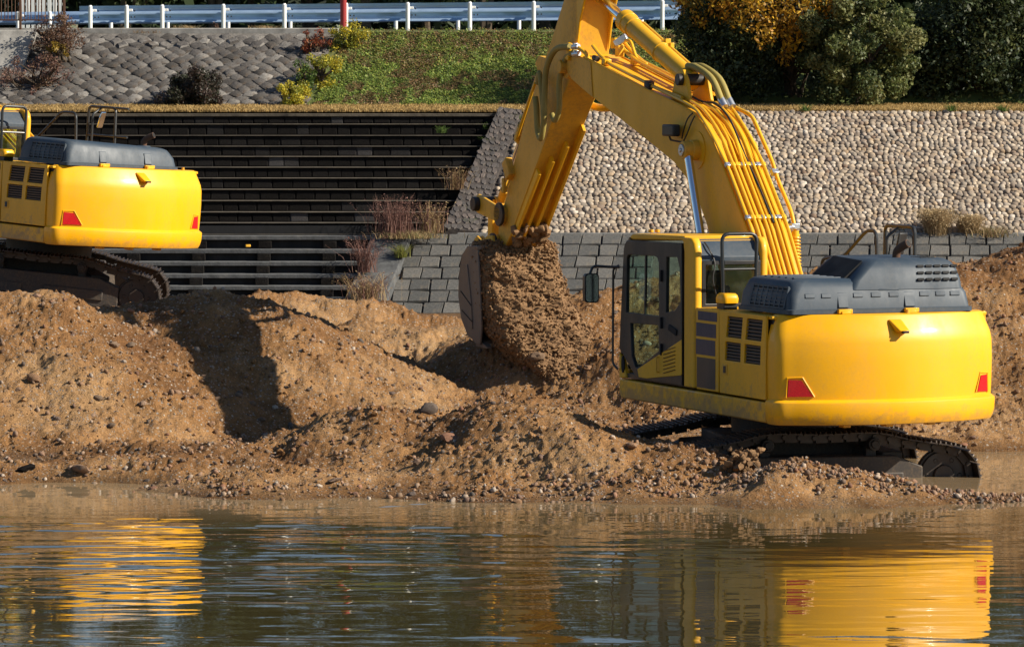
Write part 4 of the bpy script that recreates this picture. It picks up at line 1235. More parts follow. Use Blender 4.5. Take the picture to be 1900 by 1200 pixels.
belt = np.clip((1.8 - wx_) / 2.5, 0, 1) * np.clip((wy_ - 35.0) / 2.2, 0, 1) * np.clip((42.2 - wy_) / 1.5, 0, 1)
gust = .55 + .75 * np.clip(fbm(wx_ * .22, wy_ * .45, 301, 2) + .35, 0, 1.3)
amp_ = gust * (1 + 2.0 * belt) * (1 - .2 * calm)
jx = wx_ + .5 * vnoise(wx_ * .25, wy_ * .5, 310)
wz_ = .0050 * vnoise(jx * .50, wy_ * 1.35, 303) + .0031 * vnoise(jx * 1.25, wy_ * 2.9, 304) + .0013 * vnoise(jx * 3.1, wy_ * 6.6, 305)
swirl = np.clip(1 - np.hypot((wx_ + 1.1) / 2.0, (wy_ - 42.9) / .9), 0, 1)
wz_ = wz_ * amp_ * 0.62 + belt * (.010 * vnoise(jx * .28, wy_ * 1.25, 311) + .004 * vnoise(jx * .6, wy_ * 2.6, 312)) + swirl * (.008 * vnoise(wx_ * 2.2, wy_ * 2.8, 306) + .004 * vnoise(wx_ * 6, wy_ * 7, 307))
edge = np.clip(np.minimum.reduce([wx_ - WX0, WX1 - wx_, wy_ - WY0, WY1 - wy_]) / .6, 0, 1)
tag(link_mesh('river_water', grid_mesh('river_water', wx_, wy_, wz_ * edge, M['water'])), kind='structure', label='muddy river with long low ripples')
wm = MB()
yN = float(wy_[-1, 0]); xN = float(wx_[0, -1])
for x0, x1, y0, y1 in ((-400, 400, -60, WY0), (-400, 400, yN, 79), (-400, WX0, WY0, yN), (xN, 400, WY0, yN)):
    wm.add([(x0, y0, 0), (x1, y0, 0), (x1, y1, 0), (x0, y1, 0)], [(0, 1, 2, 3)])
tag(wm.build('river_water', M['water']), kind='structure')
gm = MB(); gm.add([(-1500, -1500, -1.4), (1500, -1500, -1.4), (1500, 83, -1.4), (-1500, 83, -1.4)], [(0, 1, 2, 3)])
tag(gm.build('ground', M['sand']), kind='structure')

# ------------------------------------------------------------------ stones
ICO = MB(); 
def ico(level=1):
    bm = bmesh.new(); bmesh.ops.create_icosphere(bm, subdivisions=level, radius=1)
    v = np.array([x.co[:] for x in bm.verts]); bm.verts.index_update()
    f = np.array([[q.index for q in p.verts] for p in bm.faces]); bm.free()
    return v, f
ICO1, ICO2 = ico(1), ico(2)
def rand_rot(n):
    q = rng.normal(size=(n, 4)); q /= np.linalg.norm(q, axis=1)[:, None]
    w, x, y, z = q.T
    return np.stack([np.stack([1 - 2 * (y * y + z * z), 2 * (x * y - z * w), 2 * (x * z + y * w)], -1),
                     np.stack([2 * (x * y + z * w), 1 - 2 * (x * x + z * z), 2 * (y * z - x * w)], -1),
                     np.stack([2 * (x * z - y * w), 2 * (y * z + x * w), 1 - 2 * (x * x + y * y)], -1)], 1)
def scatter(name, base, pos, scl, mat, rot=None, jag=.18, smooth=True):
    """many small stones joined in one mesh; scl (n,3), rot (n,3,3)"""
    bv, bf = base
    n = len(pos)
    v = bv[None] * (1 + rng.uniform(-jag, jag, (n, len(bv), 1)))
    v = v * scl[:, None, :]
    if rot is not None: v = np.einsum('nij,nkj->nki', rot, v)
    v = v + pos[:, None, :]
    f = (bf[None] + (np.arange(n) * len(bv))[:, None, None]).reshape(-1, 3)
    me = bpy.data.meshes.new(name)
    me.vertices.add(n * len(bv)); me.loops.add(f.size); me.polygons.add(len(f))
    me.vertices.foreach_set('co', v.reshape(-1).astype(np.float32))
    me.loops.foreach_set('vertex_index', f.reshape(-1).astype(np.int32))
    me.polygons.foreach_set('loop_start', np.arange(0, f.size, 3, dtype=np.int32))
    me.polygons.foreach_set('loop_total', np.full(len(f), 3, dtype=np.int32))
    me.update(calc_edges=True)
    me.polygons.foreach_set('use_smooth', [smooth] * len(f))
    me.materials.append(mat)
    return me
def stone_mesh(name, mat, base=ICO2, jag=.10, sq=(1, .8, .6), lump=.22, sharp=35):
    bv, bf = base
    d = fbm(bv[:, 0] * 1.3 + rng.uniform(0, 50), bv[:, 1] * 1.3 + bv[:, 2] * 1.7, int(rng.integers(1e4)), 2)
    v = bv * (1 + lump * d[:, None]) * (1 + rng.uniform(-jag, jag, (len(bv), 1)))
    v = v * np.array(sq)
    me = bpy.data.meshes.new(name)
    me.from_pydata(v.tolist(), [], bf.tolist()); finish(me, sharp); me.materials.append(mat)
    return me

# pebbles over all heaps
N = 30000
px_ = rng.uniform(-9, 9.4, N); py_ = 43.3 + 14.5 * rng.random(N) ** 1.5
keep = fbm(px_ * .7, py_ * .7, 91, 3) + rng.uniform(-.9, .9, N) > -.15
px_, py_ = px_[keep], py_[keep]
r_ = .009 + .036 * rng.random(len(px_)) ** 4
zz = height(px_, py_)
ok = zz > -.03
px_, py_, r_, zz = px_[ok], py_[ok], r_[ok], zz[ok]
sc = np.stack([r_ * rng.uniform(.8, 1.3, len(r_)), r_ * rng.uniform(.7, 1.1, len(r_)), r_ * rng.uniform(.45, .8, len(r_))], -1)
tag(link_mesh('pebbles', scatter('pebbles', ICO1, np.stack([px_, py_, zz + r_ * .2], -1), sc, M['pebble'], rand_rot(len(r_)))), kind='stuff', label='pebbles strewn over the gravel heaps')
# a stony lip where the spit meets the water
N = 1500
a_ = rng.random(N); px_ = np.interp(a_, [0, .3, .75, 1], [.3, 2.3, 4.9, 6.6]); py_ = np.interp(a_, [0, .3, .75, 1], [43.7, 43.55, 43.35, 43.5]) + rng.normal(0, .17, N)
zz = height(px_, py_); ok = zz > -.05; px_, py_, zz = px_[ok], py_[ok], zz[ok]
r_ = .008 + .032 * rng.random(len(px_)) ** 3.2
sc = np.stack([r_ * rng.uniform(.8, 1.3, len(r_)), r_ * rng.uniform(.7, 1.1, len(r_)), r_ * rng.uniform(.5, .85, len(r_))], -1)
tag(link_mesh('shore_pebbles', scatter('shore_pebbles', ICO1, np.stack([px_, py_, zz + r_ * .25], -1), sc, M['pebble'], rand_rot(len(r_)))), kind='stuff', label='wet pebbles along the edge of the gravel spit')

# lumps of clinging sand on the heaps
N = 19000
px_ = rng.uniform(-8.6, 9.2, N); py_ = 43.6 + 12.5 * rng.random(N) ** 1.3
keep = fbm(px_ * .8 + 9, py_ * .8, 191, 3) * 1.6 + rng.uniform(-.6, .6, N) > .05
px_, py_ = px_[keep], py_[keep]
zz = height(px_, py_); ok = zz > .06
px_, py_, zz = px_[ok], py_[ok], zz[ok]
r_ = .009 + .042 * rng.random(len(px_)) ** 5
sc = np.stack([r_ * rng.uniform(.8, 1.3, len(r_)), r_ * rng.uniform(.7, 1.1, len(r_)), r_ * rng.uniform(.6, .9, len(r_))], -1)
tag(link_mesh('sand_lumps', scatter('sand_lumps', ICO1, np.stack([px_, py_, zz + r_ * .15], -1), sc, M['sand'], rand_rot(len(r_)), .34, False)), kind='stuff', label='crumbling lumps of sand on the gravel heaps')

SM = [stone_mesh('stone', M['stone'], sq=(1, rng.uniform(.65, .95), rng.uniform(.5, .75))) for _ in range(7)]
def depth_for(px, py, d0=43.2, d1=58):
    """first point of the gravel that the line of sight meets"""
    dd = np.arange(d0, d1, .04)
    pts = np.array([at(px, py, d)[:] for d in dd])
    hh = height(pts[:, 0], pts[:, 1])
    i = np.argmax(hh > pts[:, 2])
    return pts[i] if hh[i] > pts[i, 2] else None
def place_stone(px, py, r, label, name='stone', sq=(1, 1, 1), mat=None, group=None, mesh=None):
    p = depth_for(px, py)
    if p is None: return None
    me = mesh or random.choice(SM)
    if mat:
        me = stone_mesh(name, mat, jag=.14, lump=.35)
    o = link_mesh(name, me)
    o.location = (p[0], p[1], p[2] + r * .15)
    o.scale = (r * sq[0], r * sq[1], r * sq[2])
    o.rotation_euler = (random.uniform(-.4, .4), random.uniform(-.4, .4), random.uniform(0, 6.28))
    return tag(o, label, 'stone', group)
named = [
    (1834, 908, .14, 'dark purplish rock half sunk in the water at the tip of the gravel spit', (1.25, .7, .6), 'lava'),
    (797, 762, .105, 'squarish brown boulder on the heap right of the dark bucket shadow', (1, 1, 1.1), 'stone'),
    (838, 816, .115, 'broad flat stone low on the slope below the squarish boulder', (1.2, .8, .6), 'stone'),
    (150, 873, .13, 'large pale brown stone at the water edge below the left heap', (1.15, .8, .7), 'stone'),
    (45, 874, .12, 'dark grey stone at the foot of the leftmost heap', (1.1, .8, .6), 'lava'),
    (68, 552, .07, 'round stone sticking out near the top of the left heap', (1, .9, .9), 'stone'),
    (62, 704, .11, 'reddish brown stone halfway up the left heap, left of two darker ones', (1.0, .8, .8), 'stone'),
    (210, 642, .085, 'grey-brown stone in the hollow between the two left heaps', (1, .9, .8), 'stone'),
    (622, 893, .10, 'flat orange stone on the low bank by the water', (1.3, .8, .45), 'stone'),
    (1275, 941, .10, 'greenish grey block at the water edge in front of the spit', (1.1, .8, .8), 'flag'),
    (1385, 893, .06, 'reddish stone lying in front of the mud clump', (1, .8, .6), 'stone'),
    (1172, 828, .075, 'pale round stone on the bank left of the track', (1, .9, .8), 'stone'),
    (1655, 470, .22, 'round tan boulder on the crest behind the engine hood', (1, .9, .9), 'stone'),
    (500, 546, .11, 'knob of brown stone on the crest of the back heap', (1.1, .9, .8), 'stone'),
    (1200, 944, .09, 'pinkish flat stone at the very edge of the water below the spit', (1.2, .8, .45), 'stone'),
    (702, 868, .05, 'pale stone low on the bank under the shadowed heap', (1, .8, .7), 'stone'),
]
for px, py, r, lab, sq, mt in named:
    place_stone(px, py, r, lab, 'stone', sq, M[mt] if mt != 'stone' else None)
cnt = 0
while cnt < 150:
    px, py = random.uniform(0, 1900), random.uniform(540, 940)
    r = random.choice([.03, .035, .04, .045, .05, .06])
    if py > 830 and px < 1000: zone = 'the low bank by the water'
    elif py > 790: zone = 'the stony spit in front of the track'
    elif px < 200: zone = 'the leftmost heap'
    elif px < 560: zone = 'the shadowed heap left of centre'
    elif px < 900: zone = 'the pale slope between the shadowed heap and the bucket'
    elif px < 1250: zone = 'the heap under the bucket'
    else: zone = 'the slope behind the front machine'
    o = place_stone(px, py, r, 'small rounded stone lying loose on ' + zone, 'stone', group='small stones on ' + zone)
    cnt += 1
# clump of mud and roots thrown up in front of the track
p = at(1378, 868, 43.95)
mc = MB()
for k in range(130):
    t = random.random()
    ico_blob(mc, (p.x + random.gauss(0, .085) + .12 * (t - .5), p.y + random.gauss(0, .07), p.z - .06 + .24 * t + random.gauss(0, .02)), random.uniform(.016, .055), jag=.5)
mco = tag(mc.build('mud_clump', M['soil'], angle=60), 'ragged clump of mud and roots standing in front of the right track', 'mud clump')
rt_ = MB(); rt_.tube(smooth_path([(p.x + .02, p.y - .07, p.z + .14), (p.x + .14, p.y - .1, p.z + .02), (p.x + .30, p.y - .1, p.z - .15)], 4), .012, 6); rt_.tube(smooth_path([(p.x - .03, p.y - .1, p.z + .08), (p.x - .05, p.y - .12, p.z - .05), (p.x - .02, p.y - .1, p.z - .14)], 4), .012, 6)
rt_.build('root', M['bark'], mco)

# ------------------------------------------------------------------ the two machines
SOIL_ROOT = None
exc = make_excavator('excavator', 'yellow excavator in front with raised boom, pouring gravel from its bucket', True, R(11 - 112), 0)
EXC_S = 1.025
exc.location = (3.197, 47.26, -.386)
exc.scale = (EXC_S * .972, EXC_S, EXC_S)
exc.rotation_euler = (0, 0, R(22))
exc2 = make_excavator('excavator', 'yellow excavator cut off by the left edge, standing behind the heaps', False, R(2 - 131), 27)
bpy.context.view_layer.update()
exc2.matrix_world = Matrix.Translation((-7.37, 62.88, 1.06)) @ Matrix.Rotation(R(3.5), 4, 'Y') @ Matrix.Rotation(R(41), 4, 'Z')

bpy.context.view_layer.update()
mw = exc2.matrix_world.copy()
sink = Matrix.Translation(mw.translation) @ Matrix.Translation((.16, 0, -.03)) @ Matrix.Rotation(R(2.5), 4, 'Y') @ Matrix.Translation(-mw.translation)
for o in exc2.children:       # the tracks lean further into the soft ground than the body does
    if o.name.startswith(('track', 'undercarriage')):
        o.matrix_local = mw.inverted() @ sink @ mw @ o.matrix_local

# gravel sliding out of the bucket
def exw(x, y, z):
    c, s = math.cos(R(22)), math.sin(R(22))
    x, y, z = x * EXC_S, y * EXC_S, z * EXC_S
    return (3.197 + c * x - s * y, 47.26 + s * x + c * y, -.386 + z)
rows = [ # z local, x0, x1, y front, y back  (machine axes)
    (2.66, -.45, .42, 8.10, 8.45), (2.60, -.54, .49, 7.99, 8.5), (2.42, -.55, .51, 7.86, 8.6), (2.1, -.55, .56, 7.72, 8.65), (1.8, -.54, .66, 7.55, 8.55),
    (1.5, -.50, .80, 7.35, 8.35), (1.3, -.40, .88, 7.15, 8.15), (1.08, -.22, .94, 6.92, 8.0), (.85, -.05, 1.06, 6.65, 7.9), (.6, .05, 1.16, 6.35, 7.8), (.35, .0, 1.28, 6.0, 7.8)]
nr, nc = 200, 110
rr_ = np.array(rows)
zt = np.interp(np.linspace(0, 10, nr), np.arange(11), rr_[:, 0])
cols = [np.interp(np.linspace(0, 10, nr), np.arange(11), rr_[:, k]) for k in range(1, 5)]
ang = np.linspace(0, 2 * np.pi, nc, endpoint=False)
vs = []
for i in range(nr):
    cx, hx = (cols[0][i] + cols[1][i]) / 2, (cols[1][i] - cols[0][i]) / 2
    cy, hy = (cols[2][i] + cols[3][i]) / 2, (cols[3][i] - cols[2][i]) / 2
    ca, sa = np.cos(ang), np.sin(ang)
    e = .45
    aa = np.linspace(0, 2 * np.pi, 1500)
    px0 = hx * np.sign(np.cos(aa)) * np.abs(np.cos(aa)) ** e; py0 = hy * np.sign(np.sin(aa)) * np.abs(np.sin(aa)) ** e
    ln = np.concatenate([[0], np.cumsum(np.hypot(np.diff(px0), np.diff(py0)))])
    tt = np.linspace(0, ln[-1], nc, endpoint=False)
    x = cx + np.interp(tt, ln, px0); y = cy + np.interp(tt, ln, py0)
    vs.append(np.stack([x, y, np.full(nc, zt[i])], -1))
vs = np.array(vs)
u = ang[None, :] * 1.1 + np.zeros((nr, 1)); v = zt[:, None] + np.zeros((1, nc))
dsp = .05 * fbm(vs[..., 0] * 4, v * 4 + vs[..., 1] * 2, 5, 3) + .036 * np.abs(fbm(vs[..., 0] * 12, v * 12, 6, 3)) + .022 * fbm(vs[..., 0] * 28, v * 28, 7, 3)
amp = np.clip((vs[..., 1].max(axis=1, keepdims=True) - vs[..., 1]) * 3, 0, 1)
vs[..., 1] -= dsp * 1.4 * amp
vs[..., 0] += .02 * fbm(v * 9, vs[..., 1] * 9, 9, 2)
MBs = MB()
wv = [exw(*p) for p in vs.reshape(-1, 3)]
MBs.loft([wv[i * nc:(i + 1) * nc] for i in range(nr)])
so = MBs.build('gravel_load', M['soil'], angle=75)
tag(so, 'wet brown gravel pouring out of the raised bucket onto the heap', 'gravel load', kind='stuff')
# clods on that pour
N = 22000
ii = rng.integers(0, nr, N); jj = rng.integers(0, nc, N)
pp = vs[ii, jj] + rng.normal(0, .018, (N, 3))
front = pp[:, 1] < (cols[2][ii] + cols[3][ii]) / 2 + .1
pp = pp[front]
r_ = .006 + .026 * rng.random(len(pp)) ** 3.6
Rm = np.array(Matrix.Rotation(R(22), 3, 'Z'))
pw = (pp * EXC_S) @ Rm.T + np.array([3.197, 47.26, -.386])
sc = np.stack([r_, r_ * .9, r_ * .75], -1)
tag(link_mesh('soil_clods', scatter('soil_clods', ICO1, pw, sc, M['soil'], rand_rot(len(pp)), .35, False)), kind='stuff', label='clods of wet gravel tumbling down the pour under the bucket')
bo_ = link_mesh('stone', stone_mesh('stone', M['stone'], lump=.3)); bo_.location = exw(-.18, 7.02, 1.22); bo_.scale = (.11, .1, .1)
tag(bo_, 'brown boulder caught in the gravel pouring from the bucket', 'stone')
# ------------------------------------------------------------------ embankment, walls, road
def depth_x(px, d): return (px - 950) * d / FPX
def zpix(py, d): return EYE - (py - HORIZON) * d / FPX     # close enough to the axis
emb = MB()
prof = [(79.6, -1.2), (80.2, -.35), (82.55, 1.30), (87.75, 3.70), (88.1, 3.86), (91.0, 3.98), (91.7, 4.0)]
for a, b in zip(prof[:-1], prof[1:]):
    n = len(emb.v)
    emb.add([(-120, a[0], a[1]), (120, a[0], a[1]), (120, b[0], b[1]), (-120, b[0], b[1])], [(0, 1, 2, 3)])
tag(emb.build('embankment', M['mortar']), kind='structure')
BANK0, BANK1 = (91.5, 3.96), (94.6, 5.74)
up = MB(); up.add([(-120, 91.4, 3.90), (120, 91.4, 3.90), (120, 94.6, 5.72), (-120, 94.6, 5.72)], [(0, 1, 2, 3)])
up.add([(-120, 94.6, 5.72), (120, 94.6, 5.72), (120, 96.6, 5.80), (-120, 96.6, 5.80)], [(0, 1, 2, 3)])
tag(up.build('upper_bank', M['turf']), kind='structure')
rd = MB(); rd.add([(-300, 96.6, 5.80), (300, 96.6, 5.80), (300, 103.5, 5.84), (-300, 103.5, 5.84)], [(0, 1, 2, 3)])
tag(rd.build('road', M['asphalt']), kind='structure')
fd = MB(); fd.add([(-1500, 103.5, 5.80), (1500, 103.5, 5.80), (1500, 1500, 5.8), (-1500, 1500, 5.8)], [(0, 1, 2, 3)])
tag(fd.build('field', M['fieldgrass']), kind='structure')

def sl(v):      # cobble slope: v = 0 at its foot, 1 at its top
    return 82.5 + 5.05 * v, 1.50 + 2.42 * v
SLN = Vector((0, -2.42, 5.05)).normalized()
SLT = Vector((0, 5.05, 2.42)).normalized()
SLM = Matrix((Vector((1, 0, 0)), SLT, SLN)).transposed()       # local x, up-slope, outwards

def strip_edges(v):   # diagonal flagstone strip
    y, _ = sl(v)
    return depth_x(822 + (926 - 822) * v, y), depth_x(884 + (968 - 884) * v, y)

# cobble slope ------------------------------------------------------------------
cob = empty('cobble_slope', (4.5, 82.5, 1.5), 'sloping wall of pale rounded cobbles right of the flagstone strip', 'stone wall')
def child(o, par):
    o.parent = par
    o.matrix_parent_inverse = Matrix.Translation(par.location).inverted()
    return o
bed = MB(); 
bed.add([(strip_edges(0)[1] - .02, sl(0)[0], sl(0)[1] - .02), (12.5, sl(0)[0], sl(0)[1] - .02), (12.5, sl(1)[0], sl(1)[1] - .02), (strip_edges(1)[1] - .02, sl(1)[0], sl(1)[1] - .02)], [(0, 1, 2, 3)])
bed.v = [(x, y, z - .015) for x, y, z in bed.v]
child(bed.build('wall_bed', M['mortar']), cob)
items = []
nrow = 42
for r in range(nrow):
    v = (r + .5) / nrow
    x = strip_edges(v)[1] + .06 + random.uniform(0, .08)
    while x < 12.3:
        w = random.uniform(.085, .165)
        vv = v + random.uniform(-.22, .22) / nrow
        y, z = sl(vv)
        h = random.uniform(.095, .145)
        items.append((x + w / 2, y, z, w / 2 * 1.16, h / 2 * 1.22, random.uniform(.03, .065), random.uniform(-.7, .7)))
        x += w
vis = [i for i, it in enumerate(items) if -1 < it[0] < 11]
vis.sort(key=lambda i: -items[i][3] * items[i][4] / items[i][1] ** 2)
single = set(vis[:300])
CM = [stone_mesh('cobble', M['cobble'], ICO2, .07, (1, 1, 1), .30, 50) for _ in range(8)]
pos, scl, rot = [], [], []
for i, (x, y, z, a, b, c, w) in enumerate(items):
    m = SLM @ Matrix.Rotation(w, 3, 'Z') @ Matrix.Rotation(random.uniform(-.2, .2), 3, 'X')
    if i in single:
        o = link_mesh('cobble', random.choice(CM)); o.matrix_world = Matrix.Translation((x, y, z)) @ m.to_4x4() @ Matrix.Diagonal((a, b, c, 1))
        child(o, cob)
    else:
        pos.append((x, y, z)); scl.append((a, b, c)); rot.append(np.array(m))
o = link_mesh('cobbles', scatter('cobbles', ICO2, np.array(pos), np.array(scl), M['cobbles'], np.array(rot), .10)); o['kind'] = 'stuff'
child(o, cob)
led = MB(); led.box((5.7, 82.42, 1.475), (13.6, .14, .07)); child(led.build('foot_ledge', M['concrete'], None, .01), cob)

# flagstone strip ------------------------------------------------------------------
fs_ = empty('flagstone_strip', (-.5, 82.5, 1.5), 'slanting strip of grey flagstones between the dark steps and the cobbles', 'stone wall')
e0, e1 = strip_edges(0), strip_edges(1)
bd = MB(); 
bd.loft([[(e0[0], sl(0)[0], sl(0)[1] - .3), (e0[1], sl(0)[0], sl(0)[1] - .3), (e1[1], sl(1)[0], sl(1)[1] - .3), (e1[0], sl(1)[0], sl(1)[1] - .3)],
         [(e0[0], sl(0)[0], sl(0)[1] + .10), (e0[1], sl(0)[0], sl(0)[1] + .04), (e1[1], sl(1)[0], sl(1)[1] + .04), (e1[0], sl(1)[0], sl(1)[1] + .10)]])
child(bd.build('strip_bed', M['mortar']), fs_)
def poly_stone(cx, cy, rx, ry, th, nside, mat, name='flagstone', jag=.22):
    mb = MB(); pts = []
    a0 = random.uniform(0, 6)
    for k in range(nside):
        a = a0 + 2 * math.pi * k / nside
        q = 1 / max(abs(math.cos(a)), abs(math.sin(a))) ** .55
        pts.append((rx * q * math.cos(a) * random.uniform(1 - jag, 1.04), ry * q * math.sin(a) * random.uniform(1 - jag, 1.04)))
    mb.loft([[(x, y, -.03) for x, y in pts], [(x, y, th * .6) for x, y in pts], [(x * .86, y * .86, th) for x, y in pts]], False, True)
    return mb.mesh(name, mat, True, 30)
FM = [poly_stone(0, 0, .5, .5, .30, random.choice([5, 6, 7]), M['flag']) for _ in range(9)]
nv = 22
for r in range(nv):
    v = (r + .5) / nv
    xa, xb = strip_edges(v)
    xa += .01; k = 5
    for c in range(k):
        x = xa + (xb - xa) * (c + .5 + (.25 if r % 2 else -.25) * (0 < c < k - 1)) / k + random.uniform(-.02, .02)
        y, z = sl(v + random.uniform(-.2, .2) / nv)
        o = link_mesh('flagstone', random.choice(FM))
        t = (x - xa) / (xb - xa)
        m = SLM @ Matrix.Rotation(random.uniform(-.4, .4), 3, 'Z')
        o.matrix_world = Matrix.Translation((x, y, z + .10 - .06 * t - .01)) @ m.to_4x4() @ Matrix.Diagonal(((xb - xa) / k * random.uniform(.95, 1.12), .255 * random.uniform(.9, 1.08), .09, 1))
        child(o, fs_)

# dark stepped wall --------------------------------------------------------------------
stp = empty('stepped_wall', (-6, 82.5, 1.5), 'tall flight of dark stone steps behind the machine on the left', 'stepped wall')
YPX = [434, 413, 393, 372, 351, 330, 310, 290, 271, 251, 230, 211]
RS = [(lambda mb: mb)(None) for _ in range(1)]
def riser_stone():
    mb = MB(); n = 4
    pts = [(-.5, -.5), (.5, -.5), (.5, .5), (-.5, .5)]
    pts = [(x * random.uniform(.93, 1.0), z * random.uniform(.92, 1.0)) for x, z in pts]
    mid = [(x * .88 + random.uniform(-.04, .04), z * .86) for x, z in pts]
    mb.loft([[(x, .5, z) for x, z in pts], [(x, -.25, z) for x, z in pts], [(x, -.5 - random.uniform(0, .25), z) for x, z in mid]], False, True)
    return mb.mesh('riser_stone', M['lava'], True, 30)
RSM = [riser_stone() for _ in range(10)]
zs = []
for j, py in enumerate(YPX):
    y = 82.45 + .45 * j
    zs.append((y, zpix(py, y)))
rest = MB(); count = 0
XLEFT = -16
for j in range(len(zs) - 1):
    y, z = zs[j]; y1, z1 = zs[j + 1]
    xr = strip_edges((y + .3 - 82.5) / 5.05)[0] + .03
    tr = MB(); tr.box(((XLEFT + xr) / 2, y + .238, z - .008), (xr - XLEFT, .50, .016)); child(tr.build('tread', M['tread'], None, .006), stp)
    bk = MB(); bk.box(((XLEFT + xr) / 2, y1 + .15, (z + z1) / 2 - .06), (xr - XLEFT, .2, z1 - z + .02)); child(bk.build('riser_backing', M['lava'], None), stp)
    x = XLEFT + random.uniform(0, .2); h = z1 - z - .019
    while x < xr - .05:
        w = min(random.uniform(.24, .44), xr - x)
        me = random.choice(RSM)
        X0 = x + w / 2
        mtx = Matrix.Translation((X0, y1 + .045, z + h / 2 + .002)) @ Matrix.Diagonal((w * 1.02, .035, h * 1.02, 1))
        if -10.9 < X0 and count < 300 and not (X0 < -7.0 and j < 6):
            o = link_mesh('riser_stone', me); o.matrix_world = mtx; child(o, stp); count += 1
        else:
            vv = [mtx @ v.co for v in me.vertices]
            rest.add(vv, [tuple(p.vertices) for p in me.polygons])
        x += w
yt, zt_ = zs[-1]
cp = MB(); cp.box(((XLEFT + strip_edges(1)[0]) / 2, yt + .3, zt_ - .03), (strip_edges(1)[0] - XLEFT, .62, .06)); child(cp.build('tread', M['tread'], None, .006), stp)
o = rest.build('riser_stones', M['lavas'], None, angle=30); o['kind'] = 'stuff'; child(o, stp)

# lower open concrete steps ------------------------------------------------------------
low = empty('concrete_steps', (-6, 81, 0), 'low open concrete steps with dark gaps, below the stone steps', 'steps')
LPY = [437, 462, 485, 508, 530, 552, 574]
for j, py in enumerate(LPY):
    y = 82.05 - .36 * j; z = zpix(py, y)
    xr = depth_x(688 - 7.5 * j, y)
    tr = MB(); tr.box(((XLEFT + xr) / 2, y + .22, z - .045), (xr - XLEFT, .44, .085)); child(tr.build('concrete_tread', M['concrete_dark'], None, .012), low)
    if j:
        x = XLEFT + .4
        while x < xr - .5:
            bx_ = MB(); bx_.box((x + .25, y + .36, z + .075), (.26, .2, .145)); child(bx_.build('step_pier', M['lava'], None, .01), low)  # concrete piers take the near-black riser colour to look shaded under the treads
            x += 1.3
    bkk = MB(); bkk.box(((XLEFT + xr) / 2, y + .50, z + .06), (xr - XLEFT, .06, .24)); child(bkk.build('step_back', M['hollow']), low)  # near-black back paints in the shade of the open gaps
br_ = tag(MB().box(at(460, 456, 81.9), (.10, .07, .05), (0, 0, .3)).build('brick_scrap', M['yellow_worn'], None, .008), 'orange scrap lying on the top concrete step', 'scrap')

# plain concrete strip beside the steps
pc = MB()
q = [(690, 82.2, 437), (764, 82.2, 437), (700, 79.9, 590), (628, 79.9, 590)]
topv = [(depth_x(a, d), d, zpix(b, d) + .04) for a, d, b in q]
pc.loft([[(x, y, z - .3) for x, y, z in topv], topv])
tag(pc.build('concrete_ramp', M['concrete_dark'], None, .015), 'plain slanting concrete strip overgrown with dry weeds', 'concrete ramp')

# block revetment -----------------------------------------------------------------------
rev = empty('block_revetment', (4, 81, 0), 'grey wall of interlocking concrete blocks along the foot of the bank', 'block wall')
R0, R1 = Vector((0, 82.35, 1.45)), Vector((0, 80.2, -.28))
RT = (R0 - R1).normalized(); RN = Vector((0, -RT.z, RT.y)); 
RM = Matrix((Vector((1, 0, 0)), RT, RN)).transposed()
rh = (R0 - R1).length / 8
bb = MB(); bb.add([(depth_x(764, 82.3), R0.y, R0.z - .02), (13, R0.y, R0.z - .02), (13, R1.y, R1.z - .02), (depth_x(690, 80.2), R1.y, R1.z - .02)], [(0, 1, 2, 3)])
child(bb.build('wall_bed', M['flag']), rev)
def scurve(x, amp, n=6, flip=1):
    return [(x + flip * amp * math.sin((k / n - .5) * math.pi * 1.0) , -.5 + k / n) for k in range(n + 1)]
def block_mesh(kind):
    mb = MB()
    if kind == 0:      # straight slanted left side, S-shaped right side
        left = [(-.49, -.44), (-.43, .44)]; right = scurve(.47, .055)
    else:
        left = scurve(-.50, .055); right = [(.42, -.44), (.485, .44)]
    right = [(x, y * .90) for x, y in right]; left = [(x, y * .90 if abs(y) > .45 else y) for x, y in left]
    pts = right + left[::-1]
    pts = [(x, max(-.485, min(.485, y * 1.07))) for x, y in pts]
    def jit(s, o): return [(x * s, y * (s - .02 if s < 1 else 1), o) for x, y in pts]
    mb.loft([jit(1.0, -.03), jit(1.0, .045 + random.uniform(0, .012)), jit(.94, .07 + random.uniform(0, .015))], False, True)
    return mb.mesh('revetment_block', M['block'], True, 30)
BM = [[block_mesh(k) for _ in range(5)] for k in (0, 1)]
for r in range(8):
    c = R0 + (R1 - R0) * ((r + .5) / 8)
    xl = depth_x(764 - (74) * ((r + .5) / 8), c.y) + .03
    u = xl - (.28 if r % 2 else .0)
    k = r % 2
    while u < 12.2:
        w = .36 + random.uniform(-.04, .06) if k % 2 == 0 else .40
        xc = u + w / 2
        seen = (xc < 2.7 or xc > 5.4) and not (xc > 5.4 and r > 4)
        if u > xl - .05 and seen:
            o = link_mesh('revetment_block', random.choice(BM[k % 2]))
            o.matrix_world = Matrix.Translation(Vector((xc, c.y, c.z))) @ (RM @ Matrix.Rotation(random.uniform(-.03, .03), 3, 'X') @ Matrix.Rotation(random.uniform(-.03, .03), 3, 'Y')).to_4x4() @ Matrix.Diagonal((w * 1.0, rh * 1.0, 1, 1))
            child(o, rev)
        u += w; k += 1

